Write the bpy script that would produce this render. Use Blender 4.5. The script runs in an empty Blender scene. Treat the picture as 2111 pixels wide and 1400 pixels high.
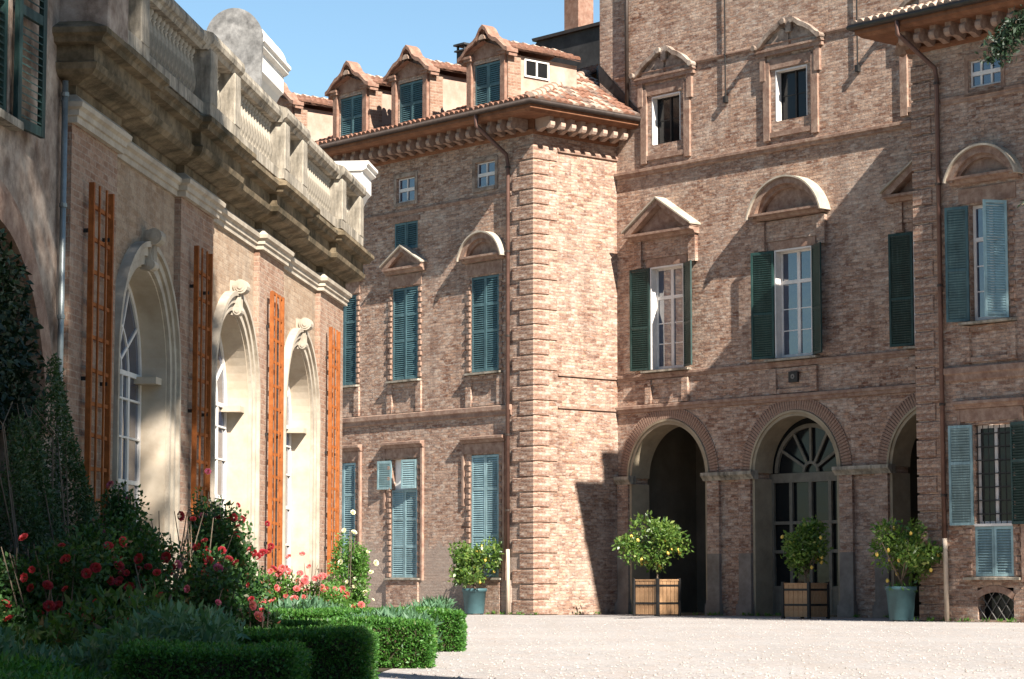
import bpy, math, random
import numpy as np
from math import sin, cos, pi, radians, sqrt, atan2

SC = bpy.context.scene
COL = SC.collection
random.seed(7)
RNG = np.random.default_rng(11)

# ------------------------------------------------------------------ camera, sky, sun, exposure
CAMH = 0.95
cam_d = bpy.data.cameras.new('camera')
cam = bpy.data.objects.new('camera', cam_d)
COL.objects.link(cam)
cam_d.sensor_width = 36.0
cam_d.lens = 36.0 * 5000.0 / 2111.0
cam_d.clip_start = 0.1
cam_d.clip_end = 3000
cam.location = (0, 0, CAMH)
cam.rotation_euler = (radians(90) + math.atan(0.1), 0, 0)
SC.camera = cam

SUN = (0.4993, -0.8915, 0.83)          # direction towards the sun
world = bpy.data.worlds.new('World')
SC.world = world
world.use_nodes = True
wn = world.node_tree
wn.nodes.clear()
sky = wn.nodes.new('ShaderNodeTexSky')
sky.sky_type = 'NISHITA'
sky.sun_disc = False
sky.sun_elevation = math.atan2(SUN[2], math.hypot(SUN[0], SUN[1]))
sky.sun_rotation = math.atan2(SUN[0], SUN[1])
sky.air_density = 1.0
sky.dust_density = 0.0
sky.ozone_density = 1.6
bg = wn.nodes.new('ShaderNodeBackground')
bg.inputs['Strength'].default_value = 0.05
wo = wn.nodes.new('ShaderNodeOutputWorld')
tint = wn.nodes.new('ShaderNodeMix'); tint.data_type = 'RGBA'; tint.blend_type = 'MULTIPLY'
tint.inputs[0].default_value = 1.0; tint.inputs[7].default_value = (0.94, 1.06, 1.05, 1)
wn.links.new(sky.outputs[0], tint.inputs[6])
wn.links.new(tint.outputs[2], bg.inputs[0])
wn.links.new(bg.outputs[0], wo.inputs[0])

sun_d = bpy.data.lights.new('sun', 'SUN')
sun_d.energy = 5.0
sun_d.angle = radians(0.53)
sun_d.color = (1.0, 0.94, 0.85)
sun = bpy.data.objects.new('sun', sun_d)
COL.objects.link(sun)
from mathutils import Vector, Matrix
sun.rotation_euler = Vector(SUN).to_track_quat('Z', 'Y').to_euler()
sun.location = (30, -40, 60)

SC.view_settings.view_transform = 'Standard'
SC.view_settings.look = 'None'
SC.view_settings.exposure = 1.55
SC.view_settings.gamma = 1.0
SC.view_settings.use_curve_mapping = False
SC.render.engine = 'CYCLES'
SC.cycles.max_bounces = 6
SC.cycles.transparent_max_bounces = 8
SC.cycles.use_adaptive_sampling = True

# ------------------------------------------------------------------ materials
def lin(r, g, b):
    f = lambda c: ((c / 255) / 12.92) if c / 255 <= 0.04045 else (((c / 255) + 0.055) / 1.055) ** 2.4
    return (f(r), f(g), f(b), 1)

class NT:
    def __init__(s, name):
        s.m = bpy.data.materials.new(name)
        s.m.use_nodes = True
        s.t = s.m.node_tree
        s.t.nodes.clear()
        s.out = s.t.nodes.new('ShaderNodeOutputMaterial')
    def n(s, typ, **kw):
        nd = s.t.nodes.new(typ)
        for k, v in kw.items():
            if k.startswith('i_'):
                nd.inputs[k[2:].replace('_', ' ')].default_value = v
            else:
                setattr(nd, k, v)
        return nd
    def l(s, a, b):
        s.t.links.new(a, b)
    def math(s, op, a, b=None, clamp=False):
        nd = s.n('ShaderNodeMath', operation=op, use_clamp=clamp)
        for i, v in enumerate((a, b)):
            if v is None: continue
            if isinstance(v, (int, float)): nd.inputs[i].default_value = v
            else: s.l(v, nd.inputs[i])
        return nd.outputs[0]
    def mix(s, fac, a, b, mode='MIX'):
        nd = s.n('ShaderNodeMix', data_type='RGBA', blend_type=mode)
        for k, v in ((0, fac), (6, a), (7, b)):
            if isinstance(v, (int, float)): nd.inputs[k].default_value = v
            elif isinstance(v, tuple): nd.inputs[k].default_value = v
            else: s.l(v, nd.inputs[k])
        return nd.outputs[2]
    def noise(s, vec, scale, detail=3, rough=0.55):
        nd = s.n('ShaderNodeTexNoise')
        nd.inputs['Scale'].default_value = scale
        nd.inputs['Detail'].default_value = detail
        nd.inputs['Roughness'].default_value = rough
        if vec is not None: s.l(vec, nd.inputs['Vector'])
        return nd.outputs['Fac']
    def ramp(s, fac, p0, p1, c0=(0, 0, 0, 1), c1=(1, 1, 1, 1)):
        if p0 > p1: p0, p1, c0, c1 = p1, p0, c1, c0
        nd = s.n('ShaderNodeValToRGB')
        nd.color_ramp.elements[0].position = p0
        nd.color_ramp.elements[0].color = c0
        nd.color_ramp.elements[1].position = p1
        nd.color_ramp.elements[1].color = c1
        s.l(fac, nd.inputs[0])
        return nd.outputs[0]
    def bump(s, h, strength, dist, prev=None):
        nd = s.n('ShaderNodeBump')
        nd.inputs['Strength'].default_value = strength
        nd.inputs['Distance'].default_value = dist
        s.l(h, nd.inputs['Height'])
        if prev is not None: s.l(prev, nd.inputs['Normal'])
        return nd.outputs[0]
    def bsdf(s, color, rough=0.85, normal=None, metallic=0.0, spec=0.3, ior=None):
        nd = s.n('ShaderNodeBsdfPrincipled')
        if isinstance(color, tuple): nd.inputs['Base Color'].default_value = color
        else: s.l(color, nd.inputs['Base Color'])
        if isinstance(rough, (int, float)): nd.inputs['Roughness'].default_value = rough
        else: s.l(rough, nd.inputs['Roughness'])
        nd.inputs['Metallic'].default_value = metallic
        nd.inputs['Specular IOR Level'].default_value = spec
        if ior: nd.inputs['IOR'].default_value = ior
        if normal is not None: s.l(normal, nd.inputs['Normal'])
        s.l(nd.outputs[0], s.out.inputs[0])
        return nd

MATS = {}
def wall_uv(t):
    """(along, up) coordinates in the thing's own frame, whichever way the face looks."""
    tc = t.n('ShaderNodeTexCoord')
    sp = t.n('ShaderNodeSeparateXYZ'); t.l(tc.outputs['Object'], sp.inputs[0])
    sn = t.n('ShaderNodeSeparateXYZ'); t.l(tc.outputs['Normal'], sn.inputs[0])
    ax = t.math('ABSOLUTE', sn.outputs[0]); side = t.math('GREATER_THAN', ax, 0.7)
    az = t.math('ABSOLUTE', sn.outputs[2]); flat = t.math('GREATER_THAN', az, 0.7)
    mx = t.n('ShaderNodeMix', data_type='FLOAT')
    t.l(side, mx.inputs[0]); t.l(sp.outputs[0], mx.inputs[2]); t.l(sp.outputs[1], mx.inputs[3])
    mz = t.n('ShaderNodeMix', data_type='FLOAT')
    t.l(flat, mz.inputs[0]); t.l(sp.outputs[2], mz.inputs[2]); t.l(sp.outputs[1], mz.inputs[3])
    cb = t.n('ShaderNodeCombineXYZ'); t.l(mx.outputs[0], cb.inputs[0]); t.l(mz.outputs[0], cb.inputs[1])
    return tc.outputs['Object'], cb.outputs[0], sp

def mat_brick(name, c1, c2, mortar, pale, pale_amt=0.5, dark_amt=0.5, msize=0.010, bstr=0.8, base_render=False, row=0.088, bw=0.25):
    t = NT(name)
    obj, uv, sp = wall_uv(t)
    wob = t.noise(obj, 1.3, 2)
    wv = t.n('ShaderNodeVectorMath', operation='SCALE'); wv.inputs['Scale'].default_value = 0.03
    cw = t.n('ShaderNodeCombineXYZ'); t.l(wob, cw.inputs[1]); t.l(cw.outputs[0], wv.inputs[0])
    ad = t.n('ShaderNodeVectorMath', operation='ADD'); t.l(uv, ad.inputs[0]); t.l(wv.outputs[0], ad.inputs[1])
    b = t.n('ShaderNodeTexBrick')
    b.offset = 0.5; b.squash = 1.0
    b.inputs['Scale'].default_value = 1.0
    b.inputs['Mortar Size'].default_value = msize
    b.inputs['Mortar Smooth'].default_value = 0.25
    b.inputs['Bias'].default_value = 0.0
    b.inputs['Brick Width'].default_value = bw
    b.inputs['Row Height'].default_value = row
    b.inputs['Color1'].default_value = (0, 0, 0, 1); b.inputs['Color2'].default_value = (1, 1, 1, 1)
    b.inputs['Mortar'].default_value = (0.5, 0.5, 0.5, 1)
    t.l(ad.outputs[0], b.inputs['Vector'])
    n_small = t.noise(obj, 9, 4, 0.7)
    n_mid = t.noise(obj, 1.7, 4, 0.65)
    n_big = t.noise(obj, 0.35, 3, 0.6)
    v = t.math('ADD', t.math('MULTIPLY', b.outputs['Color'], 0.62), t.math('MULTIPLY', n_small, 0.55))
    v = t.math('ADD', v, t.math('MULTIPLY', t.math('SUBTRACT', n_mid, 0.5), 0.55))
    v = t.math('SUBTRACT', v, 0.1, True)
    rp = t.n('ShaderNodeValToRGB')
    cr = rp.color_ramp
    cr.elements[0].position = 0.05; cr.elements[0].color = c1
    cr.elements[1].position = 0.95; cr.elements[1].color = c2
    e = cr.elements.new(0.45); e.color = tuple((a * 0.55 + q * 0.45) for a, q in zip(c1, c2))
    t.l(v, rp.inputs[0])
    col = rp.outputs[0]
    # single bricks burnt dark
    wn_ = t.n('ShaderNodeTexNoise'); wn_.inputs['Scale'].default_value = 9.0; wn_.inputs['Detail'].default_value = 1
    t.l(uv, wn_.inputs['Vector'])
    dk = t.ramp(wn_.outputs['Fac'], 0.63, 0.70)
    col = t.mix(t.math('MULTIPLY', dk, dark_amt), col, (c1[0] * 0.40, c1[1] * 0.42, c1[2] * 0.5, 1))
    # mortar
    col = t.mix(t.math('MULTIPLY', b.outputs['Fac'], t.math('ADD', 0.30, t.math('MULTIPLY', n_mid, 0.75))), col, mortar)
    spk = t.noise(obj, 30, 3, 0.8)
    col = t.mix(1.0, col, t.ramp(spk, 0.30, 0.72, (0.55, 0.53, 0.52, 1), (1.0, 1.0, 1.0, 1)), 'MULTIPLY')
    col = t.mix(1.0, col, (1.28, 1.28, 1.28, 1), 'MULTIPLY')
    # worn joints and lost faces: dark, long and low; odd orange and buff bricks
    mpe = t.n('ShaderNodeMapping'); mpe.inputs['Scale'].default_value = (4.0, 13.0, 1.0); t.l(ad.outputs[0], mpe.inputs['Vector'])
    ero = t.noise(mpe.outputs[0], 1.0, 3, 0.6)
    col = t.mix(t.math('MULTIPLY', t.ramp(ero, 0.55, 0.66), min(1.0, dark_amt * 1.1)), col, (c1[0] * 0.62, c1[1] * 0.66, c1[2] * 0.75, 1))
    mpo = t.n('ShaderNodeMapping'); mpo.inputs['Scale'].default_value = (4.6, 13.0, 1.0); mpo.inputs['Location'].default_value = (17.3, 5.1, 0); t.l(ad.outputs[0], mpo.inputs['Vector'])
    org = t.noise(mpo.outputs[0], 1.0, 2, 0.5)
    col = t.mix(t.math('MULTIPLY', t.ramp(org, 0.58, 0.68), dark_amt * 1.0), col, (min(1, c2[0] * 0.98), c2[1] * 0.80, c2[2] * 0.66, 1))
    col = t.mix(t.math('MULTIPLY', t.ramp(org, 0.44, 0.34), dark_amt * 0.75), col, pale)
    # lime bloom, patchy
    pm = t.math('MULTIPLY', t.ramp(n_mid, 0.48, 0.72), t.ramp(n_small, 0.35, 0.65))
    col = t.mix(t.math('MULTIPLY', pm, pale_amt), col, pale)
    pb = t.ramp(n_big, 0.45, 0.75)
    col = t.mix(t.math('MULTIPLY', pb, pale_amt * 0.45), col, pale)
    # rain streaks of soot, stretched downwards
    mp = t.n('ShaderNodeMapping'); mp.inputs['Scale'].default_value = (1.6, 1.6, 0.16)
    t.l(obj, mp.inputs['Vector'])
    stn = t.noise(mp.outputs[0], 1.0, 5, 0.7)
    col = t.mix(t.math('MULTIPLY', t.ramp(stn, 0.52, 0.75), 0.42), col, (c1[0] * 0.55, c1[1] * 0.62, c1[2] * 0.75, 1))
    if base_render:
        zz = t.math('ADD', sp.outputs[2], t.math('MULTIPLY', t.math('SUBTRACT', n_mid, 0.5), 2.4))
        mk = t.math('LESS_THAN', zz, 2.1)
        col = t.mix(t.math('MULTIPLY', mk, 0.75), col, t.mix(n_small, (0.26, 0.20, 0.16, 1), (0.40, 0.33, 0.28, 1)))
    hgt = t.math('SUBTRACT', t.math('MULTIPLY', t.noise(obj, 11, 6, 0.8), 1.3), t.math('MULTIPLY', b.outputs['Fac'], 0.55))
    bp = t.bump(hgt, bstr, 0.030)
    bp = t.bump(n_mid, 0.35, 0.05, bp)
    t.bsdf(col, 0.92, bp, spec=0.15)
    MATS[name] = t.m

def mat_rough(name, ca, cb, scale=3.0, stain=None, stain_amt=0.5, bstr=0.4, bd=0.01, rough=0.85, streak=False, spec=0.2, world_z_stain=None):
    t = NT(name)
    tc = t.n('ShaderNodeTexCoord')
    o = tc.outputs['Object']
    n1 = t.noise(o, scale, 5, 0.65)
    col = t.mix(t.ramp(n1, 0.3, 0.7), ca, cb)
    if stain:
        src = o
        if streak:
            mp = t.n('ShaderNodeMapping'); mp.inputs['Scale'].default_value = (2.2, 2.2, 0.35)
            t.l(o, mp.inputs['Vector']); src = mp.outputs[0]
        n2 = t.noise(src, scale * 0.6, 5, 0.7)
        col = t.mix(t.math('MULTIPLY', t.ramp(n2, 0.45, 0.68), stain_amt), col, stain)
    bp = t.bump(t.noise(o, scale * 6, 4, 0.7), bstr, bd)
    t.bsdf(col, rough, bp, spec=spec)
    MATS[name] = t.m

def mat_plain(name, c, rough=0.6, var=0.25, scale=8, metallic=0, spec=0.3, bstr=0.15):
    t = NT(name)
    tc = t.n('ShaderNodeTexCoord')
    n1 = t.noise(tc.outputs['Object'], scale, 4, 0.65)
    c0 = tuple(x * (1 - var) for x in c[:3]) + (1,)
    c1 = tuple(min(1, x * (1 + var)) for x in c[:3]) + (1,)
    col = t.mix(t.ramp(n1, 0.3, 0.7), c0, c1)
    if name.startswith('shutter'):
        oi = t.n('ShaderNodeObjectInfo')
        f = t.math('ADD', 0.72, t.math('MULTIPLY', oi.outputs['Random'], 0.56))
        cb = t.n('ShaderNodeCombineColor')
        for k in range(3): t.l(f, cb.inputs[k])
        col = t.mix(1.0, col, cb.outputs[0], 'MULTIPLY')
        mp = t.n('ShaderNodeMapping'); mp.inputs['Scale'].default_value = (6, 6, 1.2); t.l(tc.outputs['Object'], mp.inputs['Vector'])
        fade = t.ramp(t.noise(mp.outputs[0], 2.0, 4, 0.7), 0.5, 0.75)
        col = t.mix(t.math('MULTIPLY', fade, 0.45), col, tuple(min(1, x * 1.9 + 0.05) for x in c[:3]) + (1,))
    t.bsdf(col, rough, t.bump(n1, bstr, 0.005), metallic=metallic, spec=spec)
    MATS[name] = t.m

def mat_leaf(name, ca, cb, cc=None, trans=0.35, rough=0.5):
    t = NT(name)
    g = t.n('ShaderNodeNewGeometry')
    rp = t.n('ShaderNodeValToRGB')
    rp.color_ramp.elements[0].color = ca
    rp.color_ramp.elements[1].color = cb
    if cc:
        e = rp.color_ramp.elements.new(0.93); e.color = cb
        rp.color_ramp.elements[2].color = cc
        rp.color_ramp.elements[2].position = 1.0
    t.l(g.outputs['Random Per Island'], rp.inputs[0])
    p = t.n('ShaderNodeBsdfPrincipled')
    t.l(rp.outputs[0], p.inputs['Base Color'])
    p.inputs['Roughness'].default_value = rough
    p.inputs['Specular IOR Level'].default_value = 0.35
    tr = t.n('ShaderNodeBsdfTranslucent')
    br = t.mix(1.0, rp.outputs[0], (1.5, 1.7, 0.7, 1), 'MULTIPLY')
    t.l(br, tr.inputs[0])
    ms = t.n('ShaderNodeMixShader'); ms.inputs[0].default_value = trans
    t.l(p.outputs[0], ms.inputs[1]); t.l(tr.outputs[0], ms.inputs[2])
    t.l(ms.outputs[0], t.out.inputs[0])
    MATS[name] = t.m

def mat_glass(name, c, ior=2.0, rough=0.03):
    t = NT(name)
    tc = t.n('ShaderNodeTexCoord')
    n1 = t.noise(tc.outputs['Object'], 2.2, 2)
    t.bsdf(c, rough, t.bump(n1, 0.14, 0.03), spec=0.5, ior=ior)
    MATS[name] = t.m

mat_brick('brick', (0.155, 0.070, 0.046, 1), (0.535, 0.372, 0.275, 1), (0.255, 0.21, 0.172, 1), (0.60, 0.53, 0.455, 1), 0.42, 0.5)  # mortar darkened in part to carry the shadow of recessed joints
mat_brick('brick_base', (0.155, 0.070, 0.046, 1), (0.535, 0.372, 0.275, 1), (0.255, 0.21, 0.172, 1), (0.60, 0.53, 0.455, 1), 0.40, 0.55, base_render=True)  # same mortar, joint shadow included in its colour
mat_brick('brick_pale', (0.21, 0.11, 0.072, 1), (0.37, 0.25, 0.18, 1), (0.33, 0.27, 0.21, 1), (0.40, 0.33, 0.27, 1), 0.6, 0.25, bstr=0.5)
mat_brick('brick_lime', (0.24, 0.155, 0.098, 1), (0.40, 0.305, 0.22, 1), (0.29, 0.22, 0.16, 1), (0.40, 0.33, 0.255, 1), 0.5, 0.22, bstr=0.35)
mat_rough('stone', (0.20, 0.17, 0.13, 1), (0.44, 0.385, 0.31, 1), 3.5, (0.055, 0.05, 0.042, 1), 0.9, 0.5, 0.012, 0.9, True)
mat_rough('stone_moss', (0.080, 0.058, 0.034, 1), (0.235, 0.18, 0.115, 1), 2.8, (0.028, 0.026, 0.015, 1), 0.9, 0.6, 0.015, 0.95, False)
mat_rough('stone_light', (0.33, 0.275, 0.215, 1), (0.47, 0.41, 0.33, 1), 3.0, (0.20, 0.16, 0.12, 1), 0.5, 0.35, 0.008, 0.85)
mat_rough('plaster_cream', (0.39, 0.31, 0.225, 1), (0.50, 0.425, 0.335, 1), 1.6, (0.27, 0.195, 0.13, 1), 0.5, 0.3, 0.008, 0.9)
mat_rough('plaster_pink', (0.15, 0.098, 0.072, 1), (0.44, 0.36, 0.295, 1), 2.8, (0.085, 0.058, 0.044, 1), 0.9, 0.7, 0.012, 0.92)
mat_rough('plaster_white', (0.68, 0.64, 0.58, 1), (0.80, 0.77, 0.72, 1), 1.8, (0.45, 0.42, 0.38, 1), 0.3, 0.2, 0.005, 0.9)
mat_rough('plaster_sooty', (0.06, 0.058, 0.056, 1), (0.34, 0.33, 0.315, 1), 2.6, (0.06, 0.06, 0.06, 1), 0.8, 0.4, 0.01, 0.95)
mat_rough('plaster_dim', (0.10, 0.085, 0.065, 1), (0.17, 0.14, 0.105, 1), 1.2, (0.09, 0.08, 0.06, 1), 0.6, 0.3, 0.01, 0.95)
mat_rough('plaster_arch', (0.24, 0.19, 0.13, 1), (0.36, 0.295, 0.205, 1), 1.4, (0.14, 0.105, 0.07, 1), 0.5, 0.3, 0.01, 0.9)
mat_rough('pier_plaster', (0.16, 0.135, 0.115, 1), (0.27, 0.235, 0.205, 1), 2.0, (0.09, 0.07, 0.055, 1), 0.6, 0.4, 0.01, 0.92)
mat_rough('brick_red', (0.185, 0.088, 0.058, 1), (0.33, 0.21, 0.155, 1), 5.0, (0.13, 0.07, 0.05, 1), 0.6, 0.7, 0.015, 0.92)
mat_rough('dormer_plaster', (0.36, 0.245, 0.185, 1), (0.47, 0.36, 0.29, 1), 1.6, (0.24, 0.14, 0.10, 1), 0.6, 0.5, 0.012, 0.92)
mat_rough('brick_trim', (0.19, 0.105, 0.074, 1), (0.38, 0.27, 0.205, 1), 5.0, (0.17, 0.10, 0.075, 1), 0.6, 0.7, 0.015, 0.92)
mat_rough('tile', (0.17, 0.075, 0.047, 1), (0.29, 0.155, 0.105, 1), 2.5, (0.10, 0.07, 0.058, 1), 0.7, 0.5, 0.01, 0.9)
mat_rough('tile_pale', (0.33, 0.21, 0.15, 1), (0.48, 0.385, 0.31, 1), 3.0, (0.26, 0.17, 0.12, 1), 0.6, 0.5, 0.01, 0.9)
mat_rough('tile_grey', (0.13, 0.085, 0.065, 1), (0.25, 0.18, 0.145, 1), 3.0, (0.07, 0.06, 0.05, 1), 0.6, 0.5, 0.01, 0.9)
mat_rough('wood_soffit', (0.14, 0.060, 0.030, 1), (0.24, 0.11, 0.06, 1), 4.0, (0.09, 0.035, 0.02, 1), 0.5, 0.4, 0.006, 0.8)
mat_plain('slate', (0.035, 0.033, 0.032, 1), 0.7, 0.4, 3)
mat_plain('gutter', (0.045, 0.032, 0.026, 1), 0.5, 0.3, 5, 0.3)
mat_plain('pipe_copper', (0.12, 0.065, 0.05, 1), 0.5, 0.25, 4, 0.3)
mat_plain('pipe_pale', (0.55, 0.44, 0.34, 1), 0.7, 0.15, 4)
mat_plain('pipe_zinc', (0.26, 0.28, 0.27, 1), 0.45, 0.25, 4, 0.5)
mat_plain('shutter_teal', (0.062, 0.120, 0.130, 1), 0.55, 0.30, 2.5)
mat_plain('shutter_pale', (0.20, 0.30, 0.315, 1), 0.6, 0.25, 2.5)
mat_plain('shutter_green', (0.015, 0.040, 0.035, 1), 0.5, 0.30, 2.5)
mat_plain('frame_white', (0.62, 0.58, 0.54, 1), 0.6, 0.12, 5)
mat_plain('door_wood', (0.13, 0.115, 0.09, 1), 0.65, 0.25, 4)
mat_plain('iron', (0.02, 0.018, 0.017, 1), 0.55, 0.3, 6)
mat_plain('iron_grey', (0.13, 0.12, 0.11, 1), 0.5, 0.3, 6)
mat_plain('curtain', (0.78, 0.76, 0.72, 1), 0.9, 0.10, 3)
mat_rough('trellis_wood', (0.235, 0.066, 0.014, 1), (0.34, 0.110, 0.028, 1), 9.0, (0.12, 0.034, 0.010, 1), 0.6, 0.4, 0.004, 0.7)
mat_rough('planter_wood', (0.34, 0.185, 0.092, 1), (0.46, 0.28, 0.15, 1), 6.0, (0.20, 0.105, 0.05, 1), 0.4, 0.4, 0.004, 0.7)
mat_plain('pot_green', (0.045, 0.095, 0.105, 1), 0.45, 0.2, 3)
mat_plain('soil_pot', (0.06, 0.045, 0.03, 1), 0.95, 0.4, 12)
mat_plain('bark', (0.14, 0.105, 0.075, 1), 0.9, 0.4, 8)
mat_plain('lemon', (0.58, 0.40, 0.08, 1), 0.5, 0.12, 6)
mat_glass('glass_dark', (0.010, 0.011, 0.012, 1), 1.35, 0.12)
mat_glass('glass_blue', (0.020, 0.032, 0.065, 1), 2.3)
mat_leaf('leaf_box', (0.020, 0.075, 0.012, 1), (0.090, 0.225, 0.038, 1), (0.13, 0.15, 0.05, 1), trans=0.3)
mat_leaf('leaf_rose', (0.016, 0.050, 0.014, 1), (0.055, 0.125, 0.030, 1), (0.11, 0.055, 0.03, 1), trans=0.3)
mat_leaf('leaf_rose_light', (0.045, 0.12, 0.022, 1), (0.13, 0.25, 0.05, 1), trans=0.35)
mat_leaf('leaf_herb', (0.040, 0.105, 0.052, 1), (0.12, 0.22, 0.12, 1), trans=0.3)
mat_leaf('leaf_citrus', (0.040, 0.095, 0.020, 1), (0.150, 0.225, 0.050, 1), (0.28, 0.30, 0.09, 1), trans=0.35, rough=0.35)
mat_leaf('leaf_ivy', (0.020, 0.048, 0.018, 1), (0.065, 0.11, 0.045, 1), (0.13, 0.12, 0.07, 1), trans=0.25)
mat_leaf('leaf_tree', (0.018, 0.045, 0.012, 1), (0.045, 0.09, 0.022, 1), trans=0.2)
mat_leaf('leaf_conifer', (0.008, 0.020, 0.010, 1), (0.022, 0.042, 0.018, 1), trans=0.1)
mat_leaf('petal_red', (0.20, 0.010, 0.018, 1), (0.40, 0.040, 0.050, 1), trans=0.3)
mat_leaf('petal_pink', (0.52, 0.09, 0.11, 1), (0.70, 0.25, 0.24, 1), trans=0.35)
mat_leaf('petal_mauve', (0.32, 0.04, 0.10, 1), (0.52, 0.15, 0.24, 1), trans=0.3)
mat_leaf('petal_white', (0.68, 0.60, 0.46, 1), (0.78, 0.74, 0.64, 1), trans=0.3)

def mat_gravel():
    t = NT('gravel')
    tc = t.n('ShaderNodeTexCoord'); o = tc.outputs['Object']
    vo = t.n('ShaderNodeTexVoronoi'); vo.inputs['Scale'].default_value = 34; t.l(o, vo.inputs['Vector'])
    mp = t.n('ShaderNodeMapping'); mp.inputs['Scale'].default_value = (1.0, 0.35, 1.0); t.l(o, mp.inputs['Vector'])
    n1 = t.noise(mp.outputs[0], 2.2, 5, 0.7)
    n2 = t.noise(o, 0.22, 3)
    vs = t.n('ShaderNodeSeparateColor'); t.l(vo.outputs['Color'], vs.inputs[0])
    base = t.mix(vs.outputs[0], (0.20, 0.178, 0.165, 1), (0.41, 0.388, 0.37, 1))
    base = t.mix(t.math('MULTIPLY', t.ramp(n1, 0.42, 0.70), 0.60), base, (0.34, 0.275, 0.235, 1))
    base = t.mix(t.math('MULTIPLY', t.ramp(n2, 0.45, 0.7), 0.25), base, (0.44, 0.415, 0.39, 1))
    pebs = t.ramp(t.noise(o, 7.0, 2, 0.8), 0.63, 0.70)
    base = t.mix(t.math('MULTIPLY', pebs, 0.5), base, (0.22, 0.18, 0.15, 1))
    mp2 = t.n('ShaderNodeMapping'); mp2.inputs['Rotation'].default_value = (0, 0, 0.75); mp2.inputs['Scale'].default_value = (0.9, 0.05, 1); t.l(o, mp2.inputs['Vector'])
    trk = t.noise(mp2.outputs[0], 1.0, 3, 0.6)
    base = t.mix(t.math('MULTIPLY', t.ramp(trk, 0.52, 0.64), 0.32), base, (0.27, 0.235, 0.205, 1))
    h = t.math('SUBTRACT', 1.0, vo.outputs['Distance'])
    bp = t.bump(h, 0.6, 0.015)
    bp = t.bump(t.noise(o, 5, 4), 0.4, 0.04, bp)
    t.bsdf(base, 0.95, bp, spec=0.1)
    MATS['gravel'] = t.m
mat_gravel()
mat_rough('gravel_dirt', (0.12, 0.10, 0.08, 1), (0.30, 0.265, 0.235, 1), 7.0, (0.06, 0.06, 0.035, 1), 0.6, 0.8, 0.02, 1.0)
mat_rough('stone_peb', (0.16, 0.135, 0.115, 1), (0.42, 0.38, 0.35, 1), 9.0, None, 0, 0.3, 0.004, 0.9)
mat_rough('soil', (0.035, 0.026, 0.018, 1), (0.085, 0.06, 0.04, 1), 6.0, (0.03, 0.05, 0.015, 1), 0.5, 0.8, 0.03, 1.0)
mat_rough('field', (0.06, 0.09, 0.03, 1), (0.10, 0.13, 0.05, 1), 0.4, None, 0, 0.5, 0.03, 1.0)

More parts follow.
